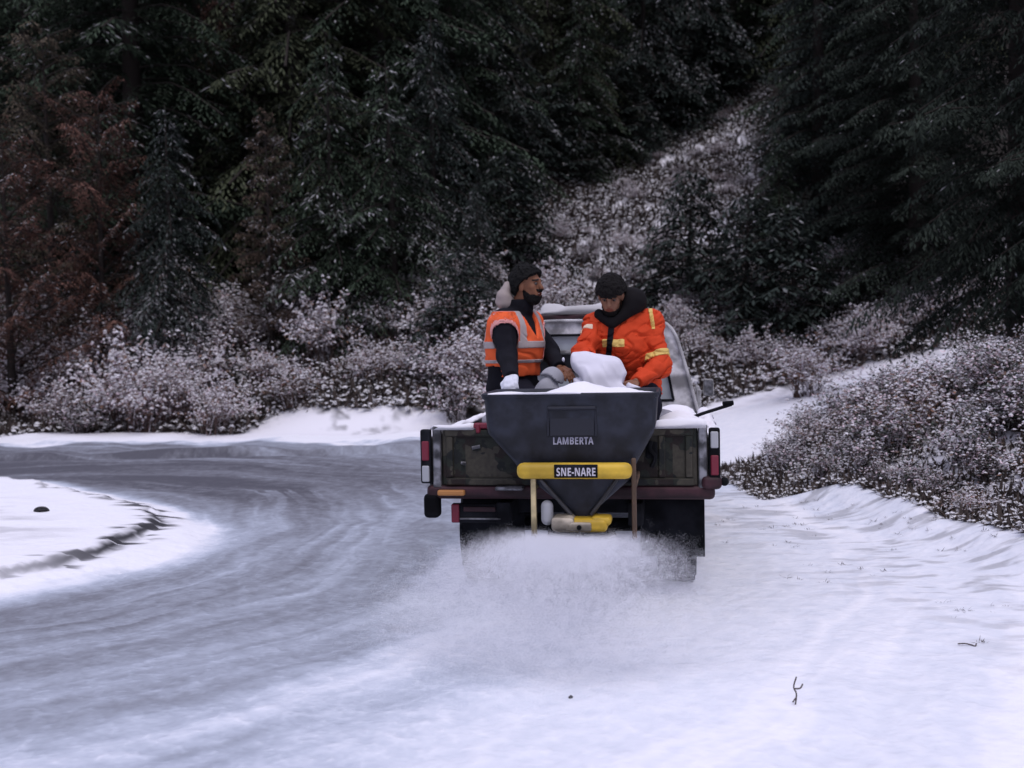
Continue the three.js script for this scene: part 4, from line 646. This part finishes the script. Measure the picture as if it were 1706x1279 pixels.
{ // left: seated side-on, laughing, orange vest over black
  const F = figure({
    base: [-0.45, 0.75, -0.72], label: 'bearded man in black with an orange reflective vest sitting sideways in the bed', yaw: 1.08, skin: [0.20, 0.088, 0.048], head: [-0.325, 1.965, -0.72], face: [0.93, 0.0, 0.36], headUp: [0.06, 1, 0], mouth: 0.011,
    j: { pelvis: [-0.45, 1.26, -0.78], chest: [-0.425, 1.58, -0.75], neck: [-0.41, 1.79, -0.755], shR: [-0.47, 1.725, -0.585], shL: [-0.35, 1.715, -0.92], elR: [-0.43, 1.50, -0.46], wrR: [-0.36, 1.375, -0.17], elL: [-0.20, 1.52, -0.90], wrL: [-0.115, 1.42, -0.66], hipR: [-0.40, 1.23, -0.66], hipL: [-0.36, 1.23, -0.86], knR: [-0.06, 1.15, -0.50], knL: [0.0, 1.14, -0.78], anR: [-0.10, 0.83, -0.46], anL: [-0.04, 0.83, -0.78], toeR: [0.05, 0.80, -0.40], toeL: [0.11, 0.80, -0.74] },
    hands: { R: { dir: [0.05, -0.35, 1], back: [-0.2, 1, 0.35], side: -1, curl: 0.75, glove: whiteGlove, gloveLabel: 'white work glove' }, L: { dir: [0.6, -0.4, 0.75], back: [0, 1, 0.5], side: 1, curl: 0.4 } },
    hatName: 'hair', hatThick: 0.024, hatMat: std(0.010, 0.010, 0.010, 0.9), hatLine: (a, b, c) => -(b - 0.004 + 0.022 * (n3(a * 55, b * 30, c * 55, 44) - 0.5) - 0.85 * Math.max(0, c + 0.01) + 1.4 * Math.max(0, -c - 0.015)) * 0.6,
    beard: (a, b, c) => Math.max(b + 0.068 - 0.75 * Math.max(0, 0.05 - c) - 0.012 * n3(a * 60, b * 60, c * 60, 8), -0.004 - c),
  });
  const { P, J } = F, T = F.torsoOf(0.026), AR = F.armOf('R', 0.018, 1.12), AL = F.armOf('L', 0.018, 1.12);
  const wristCut = (w, e) => { const d = w.map((v, k) => v - e[k]), l = Math.hypot(...d), n = d.map((v) => v / l); return (x, y, z) => (x - w[0]) * n[0] + (y - w[1]) * n[1] + (z - w[2]) * n[2]; };
  const cR = wristCut(J.wrR, J.elR), cL = wristCut(J.wrL, J.elL);
  P.add('jacket', nets((x, y, z) => { let d = T(x, y, z); const a = Math.max(AR(x, y, z), cR(x, y, z) - 0.01), b = Math.max(AL(x, y, z), cL(x, y, z) - 0.01); d = smin(smin(d, a, 0.04), b, 0.04); const col = Math.hypot(x + 0.385, (y - 1.83) * 0.8, z + 0.745) - 0.095; d = smin(d, Math.max(col, 1.78 - y, y - 1.875), 0.03); return Math.max(d + F.fold(x, y, z, 0.012, d), 1.27 - y); }, [-0.75, 1.2, -1.1], [0.02, 1.95, -0.1], 0.0095), black);
  P.add('trousers', nets((x, y, z) => { const d = smin(smin(F.legOf('L', 0.018)(x, y, z), F.legOf('R', 0.018)(x, y, z), 0.04), Math.max(T(x, y, z) + 0.004, y - 1.36), 0.05); return Math.max(d + F.fold(x, y, z, 0.012, d), 0.84 - y); }, [-0.72, 0.8, -1.05], [0.2, 1.42, -0.3], 0.014), navy);
  for (const s of ['L', 'R']) { const f = F.footOf(s, 0.012); P.add('boot', nets((x, y, z) => Math.max(f(x, y, z), 0.752 - y), J['an' + s].map((v) => v - 0.12), J['toe' + s].map((v) => v + 0.1), 0.011), black); }
  P.add('hood', nets((x, y, z) => smin(ell([-0.475, 1.865, -0.735], [0.06, 0.07, 0.10])(x, y, z), ell([-0.47, 1.93, -0.72], [0.04, 0.05, 0.06])(x, y, z), 0.05) + F.fold(x, y, z, 0.04), [-0.62, 1.72, -0.9], [-0.34, 2.04, -0.55], 0.008), std(0.34, 0.29, 0.27, 0.9), 'grey beige hood lying behind his neck');
  // vest: chest shell open at the arms and at the neck
  const f = [Math.sin(1.08), Math.cos(1.08)], V0 = F.torsoOf(0.038), hole = (x, y, z) => Math.min(AR(x, y, z), AL(x, y, z)) - 0.012;
  const front = (x, z) => (x - J.chest[0]) * f[0] + (z - J.chest[2]) * f[1], side = (x, z) => (x - J.chest[0]) * f[1] - (z - J.chest[2]) * f[0];
  const vestF = (e) => (x, y, z) => { const fr = front(x, z), sd = side(x, z), hem = fr > 0.02 ? 1.385 - 0.02 : 1.435; let d = V0(x, y, z) - e; d = Math.max(d, hem - y, y - 1.80); d = Math.max(d, -hole(x, y, z)); d = Math.max(d, 0.055 - Math.abs(sd) - Math.max(0, (y < 1.72 ? 1.72 - y : 0)) * 0.5 - (fr < 0 ? 1 : 0) + (y > 1.745 ? (y - 1.745) * 0.6 : 0) - (y > 1.72 ? 0 : 0)); if (Math.abs(d) < 0.06) { const cr = n3(x * 9 + y * 4, y * 14 - z * 7, z * 9, 25); d += 0.008 * ss(1.68, 1.62, y) * Math.exp(-(((cr - 0.5) / 0.07) ** 2)); } return d + F.fold(x, y, z, 0.012, d); };
  const vl = [-0.72, 1.34, -1.06], vh = [-0.12, 1.84, -0.45];
  const vest = P.add('vest', nets(vestF(0.004), vl, vh, 0.0085), orangeVest, 'orange reflective vest');
  const band = (n, m, reg, e, l) => P.add(n, nets((x, y, z) => Math.max(vestF(e)(x, y, z), reg(x, y, z)), vl, vh, 0.007), m, l, vest);
  band('reflective_band', silver, (x, y, z) => Math.abs(y - 1.575) - 0.024, 0.010, 'grey reflective band');
  band('reflective_band', silver, (x, y, z) => Math.abs(y - 1.465) - 0.012, 0.010, 'grey reflective band');
  band('reflective_band', silver, (x, y, z) => Math.max(Math.abs(Math.abs(side(x, z)) - 0.115) - 0.026, 1.55 - y), 0.0105, 'grey reflective strap over the shoulder');
  band('piping', pink, (x, y, z) => hole(x, y, z) - 0.009, 0.012, 'pale pink edge round the armhole');
}
{ // right: facing the camera, bent over the sack, orange jacket, black cap and hood
  const F = figure({
    base: [0.33, 0.75, -0.8], label: 'dark-haired man in an orange jacket looking down at the white sack he holds', yaw: -0.15, skin: [0.23, 0.115, 0.07], head: [0.235, 1.885, -0.66], face: [-0.10, -0.50, 0.86], headUp: [0, 1, 0.3],
    j: { pelvis: [0.36, 1.27, -0.92], chest: [0.305, 1.57, -0.80], neck: [0.285, 1.785, -0.755], shR: [0.13, 1.695, -0.76], shL: [0.475, 1.70, -0.80], elR: [0.045, 1.515, -0.60], wrR: [0.15, 1.45, -0.42], elL: [0.555, 1.42, -0.70], wrL: [0.40, 1.325, -0.46], hipR: [0.27, 1.22, -0.88], hipL: [0.43, 1.22, -0.92], knR: [0.20, 1.18, -0.50], knL: [0.47, 1.18, -0.52], anR: [0.2, 0.83, -0.55], anL: [0.48, 0.83, -0.55], toeR: [0.17, 0.80, -0.40], toeL: [0.50, 0.80, -0.40] },
    hands: { R: { dir: [0.30, -0.35, 0.9], back: [0, 1, 0.4], side: -1, curl: 0.5 }, L: { dir: [-0.7, -0.15, 0.7], back: [0.1, 1, 0.2], side: 1, curl: 0.5 } },
    hatName: 'hair', hatThick: 0.022, hatMat: std(0.011, 0.010, 0.010, 0.9), hatLine: (a, b, c) => -(b - 0.036 + 0.026 * (n3(a * 60, b * 30, c * 60, 45) - 0.5) + 0.55 * Math.max(0, -c + 0.02) * 0.9) * 0.85,
    beard: (a, b, c) => Math.max(b + 0.066 - 0.5 * Math.max(0, 0.05 - c), 0.0 - c),
  });
  const { P, J } = F, T = F.torsoOf(0.032), AR = F.armOf('R', 0.024, 1.15), AL = F.armOf('L', 0.026, 1.2);
  const wristCut = (w, e) => { const d = w.map((v, k) => v - e[k]), l = Math.hypot(...d), n = d.map((v) => v / l); return (x, y, z) => (x - w[0]) * n[0] + (y - w[1]) * n[1] + (z - w[2]) * n[2]; };
  const cR = wristCut(J.wrR, J.elR), cL = wristCut(J.wrL, J.elL);
  const jac = (e) => (x, y, z) => { let d = T(x, y, z); const a = Math.max(AR(x, y, z), cR(x, y, z) - 0.015), b = Math.max(AL(x, y, z), cL(x, y, z) - 0.015); d = smin(smin(d, a, 0.035), b, 0.035) - e; if (Math.abs(d) < 0.06) { const cr = n3(x * 8 + y * 5, y * 15 - x * 9, z * 8, 15), c2 = n3(x * 13 - y * 9, y * 22 + z * 6, z * 12, 19); d += 0.015 * Math.exp(-(((cr - 0.5) / 0.07) ** 2)) + 0.008 * Math.exp(-(((c2 - 0.5) / 0.06) ** 2)); } return Math.max(d + F.fold(x, y, z, 0.030, d), 1.22 - y, y - 1.80); };
  const jl = [-0.08, 1.16, -1.12], jh = [0.72, 1.86, -0.36];
  const jk = P.add('jacket', nets(jac(0), jl, jh, 0.0088), orange, 'orange work jacket with yellow bands');
  const band = (n, m, reg, l) => P.add(n, nets((x, y, z) => Math.max(jac(0.006)(x, y, z), reg(x, y, z)), jl, jh, 0.0075), m, l, jk);
  const dot = (a, b, t) => (x, y, z) => { const d = b.map((v, k) => v - a[k]), l2 = d[0] ** 2 + d[1] ** 2 + d[2] ** 2; return ((x - a[0]) * d[0] + (y - a[1]) * d[1] + (z - a[2]) * d[2]) / Math.sqrt(l2) - t * Math.sqrt(l2); };
  const sL = dot(J.shL, J.elL, 0.78), sR = dot(J.shR, J.elR, 0.35);
  band('reflective_band', yellowBand, (x, y, z) => Math.max(Math.abs(sL(x, y, z)) - 0.022, AL(x, y, z) - 0.02, 0.44 - x), 'yellow band round the left sleeve');
  band('reflective_band', yellowBand, (x, y, z) => Math.max(Math.abs(y - 1.575) - 0.027, Math.abs(x - 0.245) - 0.075, -(z + 0.72)), 'yellow band across the chest');
  band('reflective_band', yellowBand, (x, y, z) => Math.max(Math.abs(x - 0.50 - (1.70 - y) * 0.15) - 0.014, 1.66 - y), 'yellow band over the shoulder');
  band('reflective_band', std(0.75, 0.58, 0.42, 0.5), (x, y, z) => Math.max(Math.abs(sR(x, y, z)) - 0.02, AR(x, y, z) - 0.02, x - 0.115), 'pale band round the right sleeve');
  P.add('zip', nets((x, y, z) => Math.max(jac(0.012)(x, y, z), Math.abs(x - 0.225 + (1.6 - y) * 0.12) - 0.020, 1.42 - y, -(z + 0.78)), jl, jh, 0.0075), black, 'dark open front of the jacket', jk);
  P.add('hood', nets((x, y, z) => { const A = ell([0.33, 1.845, -0.80], [0.125, 0.105, 0.09], -0.2)(x, y, z), B = ell([0.375, 1.85, -0.72], [0.085, 0.085, 0.10])(x, y, z), C = cap([0.15, 1.765, -0.69], [0.215, 1.715, -0.64], 0.035, 0.028)(x, y, z), D = cap([0.36, 1.80, -0.67], [0.245, 1.70, -0.64], 0.045, 0.03)(x, y, z); let d = smin(smin(A, B, 0.05), smin(C, D, 0.03), 0.04); const q = F.hl(x, y, z); d = Math.max(d, -(headCore(...q) - 0.012)); if (q[2] > 0.02) d = Math.max(d, -(Math.hypot(q[0], q[1] + 0.02) - 0.074)); return d + F.fold(x, y, z, 0.012); }, [0.05, 1.6, -0.95], [0.52, 2.0, -0.5], 0.008), std(0.011, 0.010, 0.011, 0.95), 'black hood bunched round his neck');
  P.add('trousers', nets((x, y, z) => { const d = smin(smin(F.legOf('L', 0.018)(x, y, z), F.legOf('R', 0.018)(x, y, z), 0.04), Math.max(T(x, y, z) + 0.012, y - 1.32), 0.05); return Math.max(d + F.fold(x, y, z, 0.012, d), 0.84 - y); }, [0.05, 0.8, -1.12], [0.72, 1.38, -0.35], 0.014), navy);
  for (const s of ['L', 'R']) { const f = F.footOf(s, 0.012); P.add('boot', nets((x, y, z) => Math.max(f(x, y, z), 0.752 - y), [Math.min(J['an' + s][0], J['toe' + s][0]) - 0.1, 0.72, -0.68], [Math.max(J['an' + s][0], J['toe' + s][0]) + 0.1, 0.95, -0.28], 0.011), black); }
}
{ // white sacks of salt between the men and the hopper
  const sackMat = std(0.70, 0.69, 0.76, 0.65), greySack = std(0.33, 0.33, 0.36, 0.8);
  const fold = (x, y, z, s) => 0.036 * (n3(x * 8, y * 11, z * 8, s) - 0.5) + 0.014 * Math.abs(n3(x * 17 + y * 9, y * 12, z * 17, s + 3) - 0.5);
  const crease = (x, y, z, s) => { const a = n3(x * 5 + y * 3, y * 5 - x * 4, z * 6, s); return 0.045 * Math.exp(-(((a - 0.5) / 0.06) ** 2)); };
  const A = blend([ell([0.16, 1.02, -0.33], [0.22, 0.32, 0.22]), ell([0.17, 1.36, -0.33], [0.17, 0.12, 0.13]), cap([0.02, 1.44, -0.36], [0.26, 1.425, -0.33], 0.06, 0.05), cap([0.36, 1.25, -0.28], [0.44, 1.25, -0.26], 0.06, 0.05), cap([-0.04, 1.49, -0.40], [0.04, 1.45, -0.37], 0.022, 0.05)], 0.09);
  const s1 = onTruck('salt_sack', [0.16, 0.75, -0.33]); tag(s1.g, 'crumpled white salt sack gripped by the man in the orange jacket', 'sack'); s1.add('sack', nets((x, y, z) => Math.max(A(x, y, z) + fold(x, y, z, 31) + crease(x, y, z, 35), 0.752 - y), [-0.16, 0.72, -0.62], [0.56, 1.58, -0.04], 0.0095), sackMat);
  const B = blend([ell([-0.15, 1.05, -0.34], [0.13, 0.34, 0.14]), ell([-0.13, 1.36, -0.36], [0.075, 0.07, 0.07])], 0.06);
  const s2 = onTruck('salt_sack', [-0.15, 0.75, -0.34]); tag(s2.g, 'sack standing left of the crumpled white sack, its shade put into the grey colour', 'sack'); s2.add('sack', nets((x, y, z) => Math.max(B(x, y, z) + fold(x, y, z, 51) + crease(x, y, z, 55) * 0.7, 0.752 - y, -(A(x, y, z) - 0.012)), [-0.34, 0.72, -0.56], [0.06, 1.5, -0.12], 0.011), greySack);  // the grey colour carries the shade on this sack
  // full sacks laid on the benches, on which the men sit
  [[-0.42, -0.80, 'full grey sack on the left bench under the man in the vest'], [0.40, -0.93, 'full grey sack on the right bench under the man in the orange jacket']].forEach(([x, z, l], i) => { const C = blend([ell([x, 1.06, z], [0.24, 0.085, 0.19]), ell([x, 1.04, z], [0.22, 0.06, 0.2])], 0.04), s = onTruck('salt_sack', [x, 0.985, z]); tag(s.g, l, 'sack'); s.add('sack', nets((a, b, c) => Math.max(C(a, b, c) + fold(a, b, c, 61 + i), 0.987 - b), [x - 0.3, 0.96, z - 0.26], [x + 0.3, 1.2, z + 0.26], 0.014), greySack); });
}

// ---------------------------------------------------------------- spray of salt and snow, stones, twigs
{
  const r = rng(4242), gauss = () => { let s = 0; for (let i = 0; i < 4; i++) s += r(); return (s - 2) * 0.87; }, list = [], o = new THREE.Object3D(), q = V(0, 0, 0);
  // one handful of grains, scattered in a soft ball; thousands of handfuls make the spray
  const grains = []; for (let k = 0; k < 22; k++) grains.push(new THREE.TetrahedronGeometry(0.012 + 0.011 * r()).rotateX(r() * 6).rotateY(r() * 6).translate(gauss() * 0.55, gauss() * 0.55, gauss() * 0.55));
  const g = mergeGeometries(grains.map((k) => { k.deleteAttribute('uv'); return k; }));
  const origin = V(0.125, 0.54, 0.6);
  for (let i = 0; i < 82000; i++) {
    // flung off the disc in a fan to the rear and the sides, falling to the road
    const ang = -0.22 + gauss() * 1.25, sp = 2.5 + 1.5 * r() + 0.6 * gauss(), t = Math.pow(r(), 0.8) * 0.33, vy = 0.12 + 0.42 * gauss();
    const drag = 1 - 0.5 * t, x = origin.x + Math.sin(ang) * (0.17 + sp * t * drag), z = origin.z + Math.cos(ang) * (0.17 + sp * t * drag * 0.85), y = origin.y - 0.01 + vy * t - 4.9 * t * t + 0.02 * gauss() * (1 + 6 * t);
    if (y < 0.03) continue;
    q.set(x + 0.03 * gauss(), y, z); truck.localToWorld(q);
    o.position.copy(q); o.rotation.set(r() * 6, r() * 6, r() * 6); o.scale.setScalar(0.030 + 0.02 * r()); o.updateMatrix(); list.push(o.matrix.clone());
  }
  for (let i = 0; i < 9000; i++) {          // fine powder drifting low behind the wheels
    const t = r(); q.set(0.1 + gauss() * 0.75, 0, 0.2 + 1.9 * t + 0.3 * gauss()); truck.localToWorld(q); const y = height(q.x, q.z) + 0.03 + Math.abs(gauss()) * (0.28 - 0.16 * t);
    o.position.set(q.x, y, q.z); o.rotation.set(r() * 6, r() * 6, r() * 6); o.scale.setScalar(0.026 + 0.02 * r()); o.updateMatrix(); list.push(o.matrix.clone());
  }
  const m = new THREE.InstancedMesh(g, std(0.90, 0.91, 0.95, 0.9), list.length); list.forEach((k, i) => m.setMatrixAt(i, k)); m.castShadow = m.receiveShadow = true;
  top(m, 'salt_spray'); tag(m, 'white spray of salt and powder snow thrown out behind the pickup', 'spray', null, 'stuff');
}
{
  const r = rng(88), stoneMat = std(0.075, 0.072, 0.075, 0.9, 0, { map: grime2 });
  const stone = (x, z, s, flat, label, group, seed) => { const g = lumpy(new THREE.IcosahedronGeometry(1, 3).scale(1, flat, 0.75), seed, 0.5, 1.7); g.setAttribute('uv', new THREE.Float32BufferAttribute(new Float32Array(g.attributes.position.count * 2).map((_, i) => g.attributes.position.array[(i >> 1) * 3 + (i & 1)]), 2)); const m = new THREE.Mesh(g, stoneMat); m.scale.setScalar(s); m.position.set(x, height(x, z) + s * flat * 0.25, z); m.rotation.y = r() * 6.28; m.castShadow = m.receiveShadow = true; top(m, 'stone'); tag(m, label, 'stone', group); };
  stone(-4.33, -10.17, 0.085, 0.4, 'lone dark stone lying on the snow inside the bend at left', null, 130);
  stone(0.24, -4.99, 0.014, 0.6, 'tiny dark stone on the white road in the foreground', null, 131);
  stone(3.55, -9.55, 0.07, 0.5, 'dark stone poking out of the snow mound on the right verge', null, 132);
  const twigMat = std(0.10, 0.085, 0.08, 0.9);
  const twig = (x, z, pts2, label) => { const y = height(x, z), g = merge(pts2.map((l) => tube(l, 0.0035, 12, 5))); const m = new THREE.Group(); m.position.set(x, y, z); part(m, 'stem', g, twigMat); top(m, 'twig'); tag(m, label, 'twig'); };
  twig(1.2, -4.77, [[[0, -0.01, 0], [0.006, 0.05, 0], [-0.008, 0.08, 0.01], [0.004, 0.125, 0.01]], [[-0.004, 0.07, 0], [0.02, 0.075, 0.01], [0.034, 0.09, 0]], [[0.004, 0.03, 0], [-0.012, 0.015, 0.01]]], 'thin bent twig standing in the white snow at lower right');
  twig(2.28, -5.62, [[[-0.035, 0.008, 0], [0, 0.010, 0.005], [0.03, 0.004, 0.01]], [[0.03, 0.005, 0.01], [0.045, 0.0, 0.02], [0.06, 0.008, 0.0]]], 'short dark twig lying on the snow near the right edge');
  // dry tufts poking through the thin snow of the right verge
  const T = new Tris(); for (let k = 0; k < 12; k++) { const a = r() * 6.283, e = 0.1 + r() * 0.9, c = 0.5 + 0.8 * r(); T.leaf((r() - 0.5) * 0.06, 0, (r() - 0.5) * 0.03, Math.cos(a) * Math.cos(e), Math.sin(e), Math.sin(a) * Math.cos(e), -Math.sin(a), 0.1, Math.cos(a), 0.035 + 0.04 * r(), 0.003, [0.11 * c, 0.095 * c, 0.085 * c], 0.004); }
  const list = [], o = new THREE.Object3D();
  for (let i = 0; i < 260; i++) { const d = lerp(4.2, 10.6, Math.pow(r(), 0.8)), f = -1.8 + 2.0 * Math.pow(r(), 0.6), x = table(XR, d) + f; if (fbm(x * 2.2, d * 3.1, 33, 3) < 0.52) continue; o.position.set(x, height(x, -d) - 0.004, -d); o.rotation.set(0, r() * 6.28, 0); o.scale.setScalar(0.3 + 0.5 * r()); o.updateMatrix(); list.push(o.matrix.clone()); }
  const im = new THREE.InstancedMesh(T.geo(), leafMat, list.length); list.forEach((k, i) => im.setMatrixAt(i, k)); im.castShadow = im.receiveShadow = true; top(im, 'dry_grass'); tag(im, 'sparse dry grass poking through the snow on the right verge', 'grass', null, 'stuff');
}

renderer.render(scene, camera);
